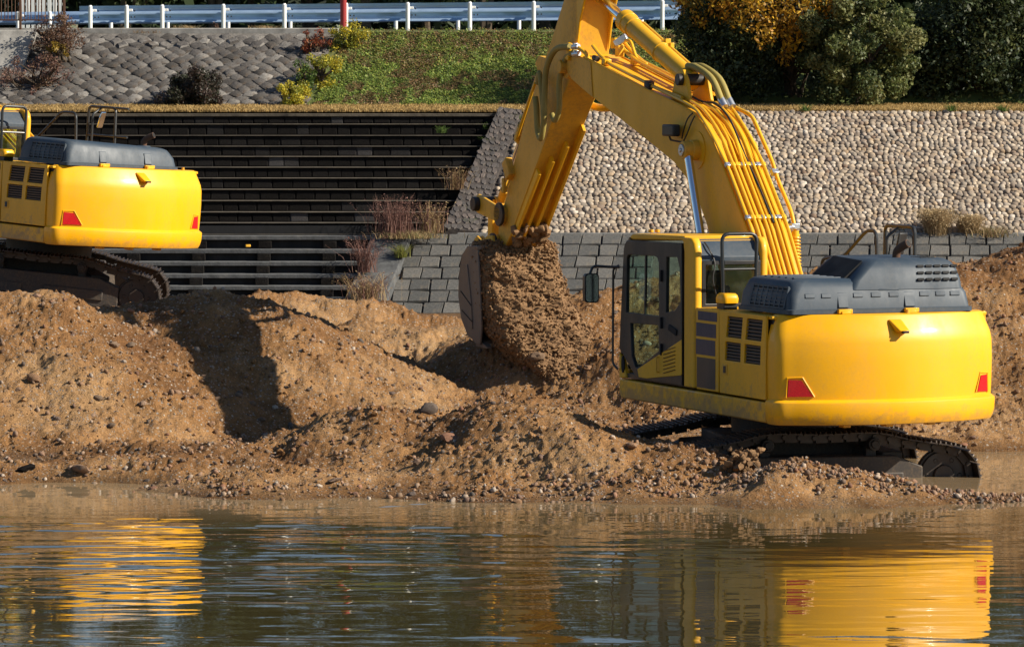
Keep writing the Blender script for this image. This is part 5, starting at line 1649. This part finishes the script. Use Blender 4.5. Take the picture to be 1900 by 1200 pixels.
# pitched stone slope, upper left --------------------------------------------------------
pt = empty('stone_pitching', (-7, 91.5, 4), 'weathered grey slope of diamond-laid stones under the guard rail', 'stone wall')
b0, b1 = Vector((0, 91.45, 3.97)), Vector((0, 94.5, 5.68))
UT = (b1 - b0).normalized(); UN = Vector((0, -UT.z, UT.y)); UM = Matrix((Vector((1, 0, 0)), UT, UN)).transposed()
L = (b1 - b0).length
bd = MB(); bd.add([(-16, b0.y, b0.z + .015), (depth_x(560, 91.5), b0.y, b0.z + .015), (depth_x(628, 94.5), b1.y, b1.z + .015), (-16, b1.y, b1.z + .015)], [(0, 1, 2, 3)])
child(bd.build('wall_bed', M['pitch']), pt)
def diamond():
    mb = MB(); pts = [(.53, random.uniform(-.12, .12)), (.30, .30), (random.uniform(-.1, .1), .53), (-.30, .28), (-.53, random.uniform(-.12, .12)), (-.28, -.30), (random.uniform(-.1, .1), -.53), (.30, -.27)]
    pts = [(x * random.uniform(.84, 1.04), y * random.uniform(.84, 1.04)) for x, y in pts]
    mb.loft([[(x, y, -.03) for x, y in pts], [(x, y, .05) for x, y in pts], [(x * .72 + random.uniform(-.06, .06), y * .72 + random.uniform(-.06, .06), .07 + random.uniform(0, .03)) for x, y in pts]], False, True)
    return mb.mesh('pitching_stone', M['pitch'], True, 30)
DM = [diamond() for _ in range(10)]
dw, dh = .34, .38
cnt = 0; rest = MB()
for r in range(int(L / (dh / 2)) + 1):
    s = (r + .2) * dh / 2
    c = b0 + UT * s
    if s > L - .05: break
    x = -15.9 + (dw / 2 if r % 2 else 0)
    xr = depth_x(565 + 60 * s / L, c.y)
    while x < xr:
        mtx = Matrix.Translation((x + random.uniform(-.035, .035), c.y, c.z + .008)) @ (UM @ Matrix.Rotation(random.uniform(-.07, .07), 3, 'X') @ Matrix.Rotation(random.uniform(-.07, .07), 3, 'Y') @ Matrix.Rotation(random.uniform(-.5, .5), 3, 'Z')).to_4x4() @ Matrix.Diagonal((dw * random.uniform(.82, 1.1), dh * random.uniform(.82, 1.05), random.uniform(.25, .8), 1))
        me = random.choice(DM)
        if x > -11.2 and cnt < 300:
            o = link_mesh('pitching_stone', me); o.matrix_world = mtx; child(o, pt); cnt += 1
        else:
            rest.add([mtx @ v.co for v in me.vertices], [tuple(p.vertices) for p in me.polygons])
        x += dw
o = rest.build('pitching_stones', M['pitchs'], None, angle=30); o['kind'] = 'stuff'; child(o, pt)
cpn = MB(); cpn.box((-10.2, 94.72, 5.735), (12.4, .50, .14)); tag(cpn.build('coping', M['concrete'], None, .02), 'flat concrete coping along the top of the grey stone slope', 'coping')

# concrete wing wall at the left edge
ww = MB(); a = at(0, 55, 93.0); b = at(66, 56, 93.3); c = at(0, 128, 91.8)
ww.loft([[(-16, 92.2, 3.8), (b.x - .55, 92.4, 3.8), (b.x, 93.5, a.z), (-16, 93.3, a.z)], [(-16, 94.4, 3.8), (b.x - .5, 94.4, 3.8), (b.x - .05, 94.4, a.z + .01), (-16, 94.4, a.z + .01)]])
tag(ww.build('wing_wall', M['concrete'], None, .02), 'plain concrete wing wall at the left edge under the rusty fence', 'wall')

# ------------------------------------------------------------------ guard rails
def guard_rail(d, pxs, px0, px1, ytop0, ytop1, ybot0, ybot1, label, back, spacing_group):
    """beam top/bottom heights in survey pixels at the two ends"""
    root = empty('guard_rail', (0, d, 5.8), label, 'guard rail', 'guard rails beside the road')
    def zz(px, y0, y1): 
        t = (px - 170) / (1228 - 170); return zpix(y0 + (y1 - y0) * t, d)
    xa, xb = depth_x(px0, d), depth_x(px1, d)
    def ring(px):
        zt, zb = zz(px, ytop0, ytop1), zz(px, ybot0, ybot1)
        x = depth_x(px, d); h = zt - zb
        pr = [(0, 1), (-.02, .99), (-.075, .84), (-.08, .74), (-.03, .60), (-.005, .53), (-.005, .47), (-.03, .40), (-.08, .26), (-.075, .16), (-.02, .01), (0, 0)]
        s = -1 if back else 1
        f = [(x, d + .10 - a * s, zb + h * b) for a, b in pr]
        return f + [(xx, yy + .012, z_) for xx, yy, z_ in f[::-1]]
    edges = [px0] + [p + 6 for p in pxs[::2] if px0 + 40 < p < px1 - 40] + [px1]
    for a, b in zip(edges[:-1], edges[1:]):
        mb = MB(); mb.loft([ring(a), ring(b + .8)])
        child(mb.build('beam', M['galv_sky'], None, angle=25), root)
    for px in pxs:
        x = depth_x(px, d)
        zt, zb = zz(px, ytop0, ytop1), zz(px, ybot0, ybot1)
        p = MB(); p.cyl((x, d - .05, 5.55), (x, d - .05, zt - .02), .05, 14).cyl((x, d - .05, zt - .02), (x, d - .05, zt + .012), .05, 14, .03)
        po = child(p.build('post', M['white']), root)
        b_ = MB(); b_.box((x + .07, d + .03, (zt * .72 + zb * .28)), (.13, .10, .06)); child(b_.build('bracket', M['white'], None, .008), root)
        for dz in (.68, .32):
            for dx in (.10, .18):
                bo = MB(); bo.cyl((x + dx, d + .02, zb + (zt - zb) * dz), (x + dx, d + .06, zb + (zt - zb) * dz), .018, 8)
                child(bo.build('bolt', M['pin']), root)
    return root
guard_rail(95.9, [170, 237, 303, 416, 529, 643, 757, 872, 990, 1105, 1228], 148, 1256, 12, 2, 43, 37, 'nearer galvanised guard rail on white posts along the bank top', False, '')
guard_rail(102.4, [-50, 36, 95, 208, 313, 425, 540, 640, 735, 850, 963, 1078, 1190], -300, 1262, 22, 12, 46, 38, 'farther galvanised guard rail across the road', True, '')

# red pole
rp = empty('red_pole', at(638, 58, 95.0), 'dark red pole standing in front of the guard rail', 'pole')
m_ = MB(); x = depth_x(638, 95.0); m_.cyl((x, 95.0, 5.5), (x, 95.0, 6.75), .075, 16); child(m_.build('shaft', M['redpole']), rp)
m_ = MB(); m_.cyl((x, 95.0, 5.55), (x, 95.0, 5.68), .12, 16); child(m_.build('base_collar', M['redpole'], None, .01), rp)
m_ = MB(); m_.cyl((x, 95.0, 6.75), (x, 95.0, 6.80), .085, 16); child(m_.build('post_cap', M['redpole'], None, .008), rp)

# rusty fence at the upper left
ft = empty('wire_fence', at(60, 50, 94.3), 'low rusty fence of thin upright rods on the wing wall', 'fence')
def fx(px): return depth_x(px, 94.0)
zf0, zf1 = zpix(48, 94.0), zpix(-16, 94.0)
for px in (-80, 40, 121):
    m_ = MB(); m_.box((fx(px), 94.0, (zf0 + zf1) / 2 - .05), (.055, .055, zf1 - zf0 + .25)); child(m_.build('post', M['rust'], None, .006), ft)
for z in (zf0 + .12, zf1 - .06):
    m_ = MB(); m_.bar((fx(-160), 94.0, z), (fx(122), 94.0, z), .03, .03); child(m_.build('rail', M['rust']), ft)
for k in range(44):
    px = -150 + k * 6.2 + random.uniform(-1, 1)
    if 90 < px < 100: continue
    m_ = MB(); m_.cyl((fx(px), 94.0, zf0 + .11), (fx(px) + random.uniform(-.02, .02), 94.0, zf1 - .05), .011, 5); child(m_.build('rod', M['rust']), ft)
wf = empty('white_fence', at(75, 12, 106), 'white slatted panel beyond the road at the upper left', 'fence')
for k in range(8):
    px = 44 + k * 10; x = depth_x(px, 106)
    m_ = MB(); m_.box((x, 106, 6.25), (.10, .03, .95)); child(m_.build('slat', M['white'], None, .006), wf)
for z in (5.95, 6.6):
    m_ = MB(); m_.box((depth_x(78, 106), 106.03, z), (1.15, .03, .07)); child(m_.build('rail', M['white']), wf)

# ------------------------------------------------------------------ vegetation
def leaves(n, centers, radii, size, palette, flat=.0, seed=0, up=0.0, clump=True, wts=None):
    """n leaf quads round weighted centres; palette (k,3)"""
    centers = np.array(centers, float); radii = np.array(radii, float)
    if radii.ndim == 1: radii = np.repeat(radii[:, None], 3, 1)
    k = rng.choice(len(centers), n, p=wts)
    d = rng.normal(size=(n, 3)); d /= np.linalg.norm(d, axis=1)[:, None]
    rad = rng.random(n) ** .45
    p = centers[k] + d * rad[:, None] * radii[k]
    nrm = d * .7 + rng.normal(size=(n, 3)) * .6; nrm[:, 2] += up
    nrm /= np.linalg.norm(nrm, axis=1)[:, None]
    t = np.cross(nrm, rng.normal(size=(n, 3))); t /= np.linalg.norm(t, axis=1)[:, None] + 1e-9
    b = np.cross(nrm, t)
    s = size * rng.uniform(.6, 1.35, n)[:, None]
    q = np.stack([p - t * s, p - b * s * .55 - t * s * .1, p + t * s, p + b * s * .55 - t * s * .1], 1)
    pal = np.array(palette)
    ck = rng.integers(0, len(pal), len(centers))
    col = pal[np.where(rng.random(n) < .6, ck[k], rng.integers(0, len(pal), n))] * rng.uniform(.7, 1.3, (n, 1))
    return q, np.clip(col, 0, 1)
def clump_centres(n, c, r, shell=.8, cr=.35):
    d = rng.normal(size=(n, 3)); d /= np.linalg.norm(d, axis=1)[:, None]
    rad = (shell + (1 - shell) * rng.random(n))[:, None] * rng.choice([1, 1, .75, .5], n)[:, None]
    return np.array(c) + d * rad * np.array(r), np.full(n, cr) * rng.uniform(.7, 1.3, n)
GREEN = [(.045, .062, .020), (.060, .080, .026), (.035, .050, .018), (.085, .095, .032)]
OLIVE = [(.125, .150, .045), (.165, .175, .055), (.09, .115, .038), (.21, .205, .075), (.07, .095, .032)]
DARK = [(.038, .060, .026), (.055, .080, .034), (.075, .10, .044), (.028, .044, .021)]
GOLD = [(.68, .40, .025), (.78, .50, .04), (.34, .19, .02), (.30, .22, .03), (.46, .22, .02)]
YELG = [(.45, .37, .03), (.55, .44, .03), (.28, .29, .035), (.36, .34, .05)]
BROWN = [(.16, .085, .05), (.12, .062, .04), (.20, .12, .07), (.09, .05, .035)]
DRY = [(.36, .26, .13), (.30, .21, .10), (.42, .31, .17), (.25, .16, .08)]
REDL = [(.25, .05, .025), (.18, .04, .022), (.30, .10, .04)]
PUFF = [(.42, .31, .17), (.36, .26, .14), (.50, .38, .22)]
REDW = [(.20, .105, .085), (.16, .08, .065), (.24, .14, .11)]
def plant(name, label, cat, base, h, c_r, n, size, palette, group=None, trunk=True, nc=40, cr=None, lift=.5, stems=3, up=0, shell=.75):
    """shrub or tree: tapered stems and a crown of leaf clumps"""
    root = empty(name, base, label, cat, group)
    bx, by, bz = base
    c = (bx, by, bz + h * lift)
    cc, rr = clump_centres(nc, c, c_r, shell, cr or max(c_r) * .28)
    keep = cc[:, 2] > bz + .02
    cc, rr = cc[keep], rr[keep]
    if trunk:
        mb = MB()
        for s in range(stems):
            j = rng.integers(0, len(cc)); e = cc[j]
            x0 = bx + (s - (stems - 1) / 2) * .10
            mb.tube(smooth_path([(x0, by, bz - .1), (x0 + (e[0] - x0) * .25, by + (e[1] - by) * .2, bz + (e[2] - bz) * .45), tuple(e)], 4), [.02 + .05 * h / 4 * (1 - k / 8) for k in range(9)], 7)
            for _ in range(4):
                j2 = rng.integers(0, len(cc)); e2 = cc[j2]
                st = (x0 + (e[0] - x0) * .25, by + (e[1] - by) * .2, bz + (e[2] - bz) * .45)
                mb.tube([st, tuple((np.array(st) + e2) / 2 + rng.normal(0, .05, 3)), tuple(e2)], [.03, .02, .008], 5)
        child(mb.build('trunk', M['bark']), root)
    q, col = leaves(n, cc, rr, size, palette, up=up)
    ok = q[:, :, 2].min(1) > bz - .05
    o = link_mesh('crown', quads_mesh('crown', q[ok], M['leaf'], col[ok])); child(o, root)
    return root
def wpt(px, py, d): return tuple(at(px, py, d))
BASEZ = 4.0
def shrub_px(name, label, cat, px, py0, py1, rxpx, d, n, size, pal, zb=BASEZ, **kw):
    """crown between picture rows py0 (top) and py1 (base)"""
    s = FPX / d
    h = (py1 - py0) / s
    x = depth_x(px, d); z = zpix(py1, d)
    kw.setdefault('lift', .44)
    return plant(name, label, cat, (x, d, z), h, (rxpx / s, rxpx / s * .8, h * .56), n, size, pal, **kw)
G1 = 'trees on the berm at the upper right'
shrub_px('evergreen_shrub', 'dark evergreen shrub under the golden tree, next to the grassy bank', 'shrub', 1345, -40, 192, 92, 91.6, 15000, .050, DARK + GREEN[:2], nc=60)
shrub_px('olive_shrub', 'big olive-green rounded shrub in the middle of the trees at the right', 'shrub', 1596, -60, 192, 112, 90.6, 30000, .046, OLIVE, nc=90, cr=.26)
shrub_px('evergreen_tree', 'dark bluish-green tree at the right edge of the photo', 'tree', 1812, -130, 196, 116, 92.3, 24000, .055, DARK + GREEN, nc=90)
shrub_px('evergreen_tree', 'dark tree beyond the right edge with its crown just in view', 'tree', 2000, -100, 196, 100, 92.3, 15000, .055, DARK + GREEN, nc=60)
shrub_px('evergreen_shrub', 'low dark shrub filling the gap between the olive shrub and the dark tree', 'shrub', 1700, 0, 194, 70, 92.4, 9000, .05, DARK, nc=30)
shrub_px('evergreen_shrub', 'dark shrub behind the golden leaves, left of the olive shrub', 'shrub', 1480, 10, 193, 80, 92.0, 11000, .05, DARK, nc=40)
gt = empty('golden_tree', wpt(1470, 195, 92.2), 'tree with golden autumn leaves hanging in front of the dark shrubs', 'tree')
b = at(1470, 195, 92.2)
mb = MB(); mb.tube(smooth_path([(b.x, b.y, b.z - .2), (b.x - .1, b.y - .1, b.z + 1.2), (b.x - .05, b.y - .2, b.z + 2.8), (b.x + .1, b.y, b.z + 4.6)], 5), [.16 - .008 * k for k in range(16)], 9)
cl, rd_ = [], []
for px, py, r in [(1290, 14, 30), (1345, 10, 36), (1400, 22, 40), (1445, 40, 40), (1490, 28, 38), (1420, 70, 26), (1470, 78, 24), (1455, 108, 18), (1500, 60, 22), (1540, 12, 30), (1330, -40, 60), (1420, -60, 80), (1520, -50, 70), (1440, -150, 90), (1600, -20, 30), (1370, 42, 22), (1300, 40, 18), (1262, 5, 20)]:
    d = 90.6 + rng.uniform(-.5, .5); p = at(px, py, d); cl.append(p[:]); rd_.append(r * d / FPX)
    mb.tube([(b.x - .05, b.y - .2, b.z + 2.2), tuple((Vector((b.x, b.y - .3, b.z + 2.6)) + p) / 2), tuple(p)], [.04, .025, .008], 5)
child(mb.build('trunk', M['bark']), gt)
cl, rd_ = np.array(cl), np.array(rd_)
q, col = leaves(7000, cl, rd_, .052, GOLD, wts=rd_ ** 2 / (rd_ ** 2).sum())
child(link_mesh('crown', quads_mesh('crown', q, M['leaf'], col)), gt)

shrub_px('dark_bush', 'round dark bush at the foot of the grey stone slope', 'bush', 358, 126, 207, 66, 91.3, 20000, .034, [(.035, .030, .020), (.05, .036, .025), (.03, .034, .018), (.075, .05, .04)], nc=80, cr=.17, stems=5, shell=.35)
shrub_px('dry_shrub', 'brown dried shrub hanging over the corner of the wing wall', 'shrub', 112, 28, 108, 52, 93.2, 3500, .026, BROWN, nc=40, cr=.16, stems=6)
shrub_px('dry_shrub', 'low reddish brown scrub below the wing wall', 'shrub', 70, 95, 190, 66, 92.3, 3500, .026, BROWN + REDW, nc=40, cr=.15, stems=6)
shrub_px('yellow_shrub', 'small yellow-leaved tuft inside the brown shrub at the upper left', 'shrub', 112, 72, 104, 24, 92.9, 700, .026, [(.34, .22, .03), (.28, .2, .04)], nc=12)
shrub_px('yellow_shrub', 'bright yellow-green shrub at the foot of the grassy bank', 'shrub', 545, 146, 207, 40, 91.2, 3600, .026, YELG, nc=22)
shrub_px('yellow_shrub', 'yellow shrub halfway up the edge of the stone slope', 'shrub', 596, 90, 165, 38, 92.4, 3200, .026, YELG, nc=22)
shrub_px('green_shrub', 'small green shrub between the two yellow shrubs', 'shrub', 565, 112, 172, 24, 91.9, 1300, .028, [(.07, .12, .025), (.1, .15, .03)], nc=18)
shrub_px('red_shrub', 'red-leaved shrub at the top corner of the grey stone slope', 'shrub', 582, 55, 100, 30, 93.6, 1100, .026, REDL, nc=18)
shrub_px('yellow_shrub', 'yellow-green weeds round the foot of the red pole', 'shrub', 645, 46, 95, 46, 94.0, 3200, .026, YELG + [(.1, .13, .03)], nc=22)
shrub_px('red_shrub', 'small dry reddish plant on the coping by the fourth rail post', 'shrub', 403, 42, 72, 10, 94.7, 260, .022, BROWN, nc=8)

# grassy bank: leafy weeds in patches of green, brown and yellow
def bank_pt(x, s):
    p = Vector((x, 91.45, 3.93)) * (1 - s) + Vector((x, 94.6, 5.74)) * s
    return p
N = 62000
s_ = rng.random(N); pxs = rng.uniform(0, 1, N)
x0 = depth_x(578, 91.5) + s_ * .75; x1 = depth_x(1310, 93)
xx = x0 + pxs * (x1 - x0)
yy = 91.45 + 3.15 * s_; zz = 3.93 + 1.81 * s_
g = fbm(xx * 1.1, s_ * 4.2, 5, 3); g2 = fbm(xx * 3.2, s_ * 9, 15, 2)
hgt = np.clip(.03 + .045 * (g2 + .6), .012, .12) * rng.uniform(.4, 1.2, N)
p = np.stack([xx, yy - .02, zz + hgt], -1)
green = np.array([(.17, .25, .042), (.23, .31, .052), (.13, .20, .038), (.32, .33, .065)])[rng.integers(0, 4, N)]
brown = np.array([(.20, .11, .050), (.15, .085, .04), (.26, .16, .065), (.14, .12, .04)])[rng.integers(0, 4, N)]
yell = np.array([(.20, .18, .035), (.26, .2, .04), (.15, .16, .035)])[rng.integers(0, 3, N)]
top = s_ > .55 + .15 * g
col = np.where((g + .6 * g2 > -.18)[:, None], green, brown)
col = np.where((top & (rng.random(N) < .45))[:, None], np.where((rng.random(N) < .5)[:, None], brown, yell), col)
col = col * rng.uniform(.6, 1.35, (N, 1))
nrm = rng.normal(size=(N, 3)) * .6; nrm[:, 2] += 1.3; nrm[:, 0] += .7; nrm[:, 1] -= .3
nrm /= np.linalg.norm(nrm, axis=1)[:, None]
t = np.cross(nrm, rng.normal(size=(N, 3))); t /= np.linalg.norm(t, axis=1)[:, None]
b = np.cross(nrm, t); sz = rng.uniform(.012, .034, N)[:, None]
q = np.stack([p - t * sz, p - b * sz * .5, p + t * sz, p + b * sz * .5], 1)
tag(link_mesh('bank_weeds', quads_mesh('bank_weeds', q, M['leaf'], col)), kind='stuff', label='green and brown weeds covering the grassy bank')

# blades of grass
def blades(pos, h, lean, palette, w=.008):
    n = len(pos)
    a = rng.uniform(0, 2 * np.pi, n)
    d = np.stack([np.cos(a), np.sin(a), np.zeros(n)], -1)
    l = rng.normal(0, 1, (n, 2)) * lean
    tip = pos + np.stack([l[:, 0] * h, l[:, 1] * h, h], -1)
    mid = pos + np.stack([l[:, 0] * h * .3, l[:, 1] * h * .3, h * .55], -1)
    wv_ = np.full((n, 1), w) if np.isscalar(w) else w[:, None]
    q = np.concatenate([np.stack([pos - d * wv_, pos + d * wv_, mid + d * wv_ * .8, mid - d * wv_ * .8], 1),
                        np.stack([mid - d * wv_ * .8, mid + d * wv_ * .8, tip + d * wv_ * .2, tip - d * wv_ * .2], 1)])
    pal = np.array(palette); col = pal[rng.integers(0, len(pal), n)] * rng.uniform(.7, 1.3, (n, 1))
    col = np.concatenate([col, col])
    return q, np.clip(col, 0, 1)
dg = MB(); dg.add([(-120, 87.9, 3.91), (120, 87.9, 3.91), (120, 91.5, 4.02), (-120, 91.5, 4.02)], [(0, 1, 2, 3)])
tag(dg.build('berm', M['drygrass']), kind='structure')
N = 52000
bx = rng.uniform(-12.5, 12.5, N); by = 87.85 + 3.6 * rng.random(N) ** 1.6
bz = 3.91 + (by - 87.9) * .031
hh = (.035 + .05 * rng.random(N)) * np.where(bx > 4.5, 1.25, 1)
q, col = blades(np.stack([bx, by, bz], -1), hh, .5, [(.44, .30, .115), (.36, .245, .095), (.50, .35, .15), (.30, .20, .08)], .012)
tag(link_mesh('dry_grass', quads_mesh('dry_grass', q, M['blade'], col)), kind='stuff', label='mown straw-coloured grass along the berm above the walls')

def tuft(px, py, d, hpx, wpx, n, pal, name, label, cat, group=None, lean=.28, w=.006, plume=False, foot=.24):
    s = FPX / d
    base = at(px, py, d)
    pos = np.array(base[:]) + np.stack([rng.normal(0, wpx / s * foot, n), rng.normal(0, wpx / s * foot * .8, n), np.zeros(n)], -1)
    h = hpx / s * rng.uniform(.4, 1.05, n)
    q, col = blades(pos, h, lean, pal, w)
    if plume:
        m_ = int(n * 5)
        j = rng.integers(0, n, m_)
        tt = rng.random(m_)[:, None]
        c = q[n + j, 0] * (1 - tt) + q[n + j, 3] * tt + rng.normal(0, .02, (m_, 3))
        u = rng.normal(size=(m_, 3)) * .012; v = rng.normal(size=(m_, 3)) * .006
        q2 = np.stack([c - u, c - v, c + u, c + v], 1)
        pl_ = np.array(pal); c2 = pl_[rng.integers(0, len(pl_), m_)] * rng.uniform(.7, 1.3, (m_, 1))
        q = np.concatenate([q, q2]); col = np.concatenate([col, c2])
    return tag(link_mesh(name, quads_mesh(name, q, M['blade'], col)), label, cat, group)
tuft(1738, 438, 82.4, 50, 60, 2600, PUFF, 'grass_tuft', 'larger tan grass tuft on the ledge above the block wall', 'grass tuft', None, .34, .005, True, .12)
tuft(1799, 439, 82.4, 40, 44, 1700, PUFF, 'grass_tuft', 'smaller tan grass tuft right of the larger one on the ledge', 'grass tuft', None, .34, .005, True, .12)
tuft(1838, 440, 82.35, 22, 70, 500, DRY + [(.1, .12, .04)], 'grass_tuft', 'low patch of short dry grass right of the two tan tufts', 'grass tuft', None, .5)
tuft(735, 440, 82.1, 78, 76, 260, REDW, 'dry_weeds', 'tall reddish dried weeds at the top of the concrete strip', 'weeds', None, .30, .006, True)
tuft(676, 505, 81.0, 66, 40, 150, REDW, 'dry_weeds', 'reddish dried weeds leaning over the end of the concrete steps', 'weeds', None, .4, .006, True)
tuft(682, 556, 80.2, 50, 70, 260, REDW + DRY, 'dry_weeds', 'tangle of grey-brown weeds at the bottom of the concrete strip', 'weeds', None, .6, .006, True)
tuft(800, 432, 82.4, 58, 46, 160, REDW + DRY, 'dry_weeds', 'thin dry weeds beside the foot of the flagstone strip', 'weeds', None, .3, .006, True)
tuft(846, 352, 84.0, 44, 40, 90, BROWN + DRY, 'dry_weeds', 'wispy brown weeds against the upper end of the dark steps', 'weeds', None, .45, .006, True)
tuft(760, 442, 82.0, 16, 110, 700, DRY + [(.14, .15, .05)], 'grass_tuft', 'fringe of dry grass along the head of the concrete strip', 'grass tuft', None, .8)
tuft(744, 478, 81.5, 26, 22, 240, [(.20, .22, .05), (.26, .25, .07)], 'grass_tuft', 'yellow-green grass clump on the concrete strip', 'grass tuft', None, .6)
GR = [(.09, .15, .03), (.12, .17, .04), (.07, .12, .03)]
for px, py, d, lab in [(820, 247, 86.6, 'green weed on the third dark step from the top'), (902, 240, 87.0, 'green weed where the top steps meet the flagstones'), (905, 268, 86.2, 'green weed by the flagstones a few steps below the top'),
                       (958, 226, 87.3, 'grass clump at the upper end of the flagstone strip'), (922, 292, 85.8, 'green sprig on the edge of the cobbles behind the arm'), (912, 312, 85.3, 'green sprig on the edge of the cobbles beside the bucket cylinder'), (878, 396, 83.4, 'bright green sprig left of the bucket link'), (870, 418, 82.9, 'lowest green sprig at the foot of the flagstone strip'),
                       (1494, 206, 87.5, 'green tuft at the top of the cobbles right of the boom'), (1765, 206, 87.5, 'green tuft at the top of the cobbles toward the right'), (1860, 207, 87.5, 'green tuft at the top right corner of the cobbles')]:
    tuft(px, py, d, 14, 16, 90, GR, 'weed', lab, 'weed', None, .7)
tuft(345, 57, 95.2, 10, 46, 300, DRY, 'grass_tuft', 'strip of dry grass under the guard rail, left', 'grass tuft', None, .6)
tuft(492, 56, 95.2, 9, 50, 300, DRY, 'grass_tuft', 'strip of dry grass under the guard rail, left of the red pole', 'grass tuft', None, .6)
tuft(270, 62, 94.6, 7, 70, 200, DRY + BROWN, 'grass_tuft', 'low dry weeds on the coping at the left', 'grass tuft', None, .8)

# trees beyond the road
BT = [(-330, 105.5, 9), (-120, 108, 8.5), (60, 109, 9), (230, 107, 8.0), (400, 108.5, 9.5), (470, 113, 8), (575, 110.5, 10), (680, 107.5, 8.5), (790, 112, 9.5), (900, 107, 8.5), (1010, 109, 9), (1130, 107.5, 8.2), (1260, 108.5, 9.6), (1400, 107, 9), (1580, 108, 10), (1760, 107, 9.5), (1960, 108, 10), (2200, 108, 9.5)]
looks = ['broad dark crown', 'thin dark crown', 'dense dark crown']
where = ['far left of the frame', 'beyond the left edge', 'behind the white slatted panel', 'behind the rail left of the pole', 'left of the bright sky gap', 'in the bright sky gap', 'between the bright gap and the red pole', 'just right of the red pole', 'right of the red pole and farther back', 'left of the raised arm', 'behind the raised arm', 'behind the arm cylinder', 'behind the right end of the rail', 'behind the golden tree', 'behind the olive shrub', 'behind the dark right-hand tree', 'behind the far right edge', 'beyond the right edge']
for i, (px, d, h) in enumerate(BT):
    x = depth_x(px, d)
    w = rng.uniform(1.1, 1.5) if i not in (5,) else .7
    h = h * .80
    plant('roadside_tree', 'tree with %s across the road, %s' % (looks[i % 3], where[i]), 'tree', (x, d, 5.8), h, (w, w, h * .46), 7500, .085, DARK + GREEN[:3], 'trees across the road', nc=70, cr=.55, lift=.53, stems=2)
# low hedge line far behind them
hd = []
cc = np.stack([rng.uniform(-45, 45, 1500), rng.uniform(118, 122, 1500), rng.uniform(5.6, 9.6, 1500)], -1)
cc = cc[(np.abs(cc[:, 0] + 5.9) > .8) | (np.abs(cc[:, 2] - 6.9) > .8)]
q, col = leaves(60000, cc, np.full(len(cc), .9), .22, DARK)
tag(link_mesh('far_wood', quads_mesh('far_wood', q, M['leaf'], col)), kind='stuff', label='dark wood far behind the road')

# wooded rise that closes the view behind the road
hx, hu = np.meshgrid(np.linspace(-160, 160, 420), np.linspace(0, 1, 40))
hz = 5.5 + hu * (3.6 + .9 * fbm(hx * .25, hx * 0 + 2, 401, 3)) + .35 * fbm(hx * .9, hu * 9, 402, 3)
hy = 128 + 14 * hu ** 2 + 1.2 * fbm(hx * .5, hu * 6, 403, 3)
hm_, hnt, hp_ = mat_new('distant_foliage')
hn = noise_node(hnt, 1.6, 8, .75)
hr_ = ramp(hnt, [(.35, (.010, .018, .008)), (.6, (.030, .044, .018)), (.75, (.055, .065, .025))], hn.outputs[0])
hnt.links.new(hr_.outputs[0], hp_.inputs['Base Color']); hp_.inputs['Roughness'].default_value = 1
bump(hnt, hp_, hn.outputs[0], 1, .6)
tag(link_mesh('hill', grid_mesh('hill', hx, hy, hz, hm_)), kind='structure', label='dark wooded rise far behind the road')
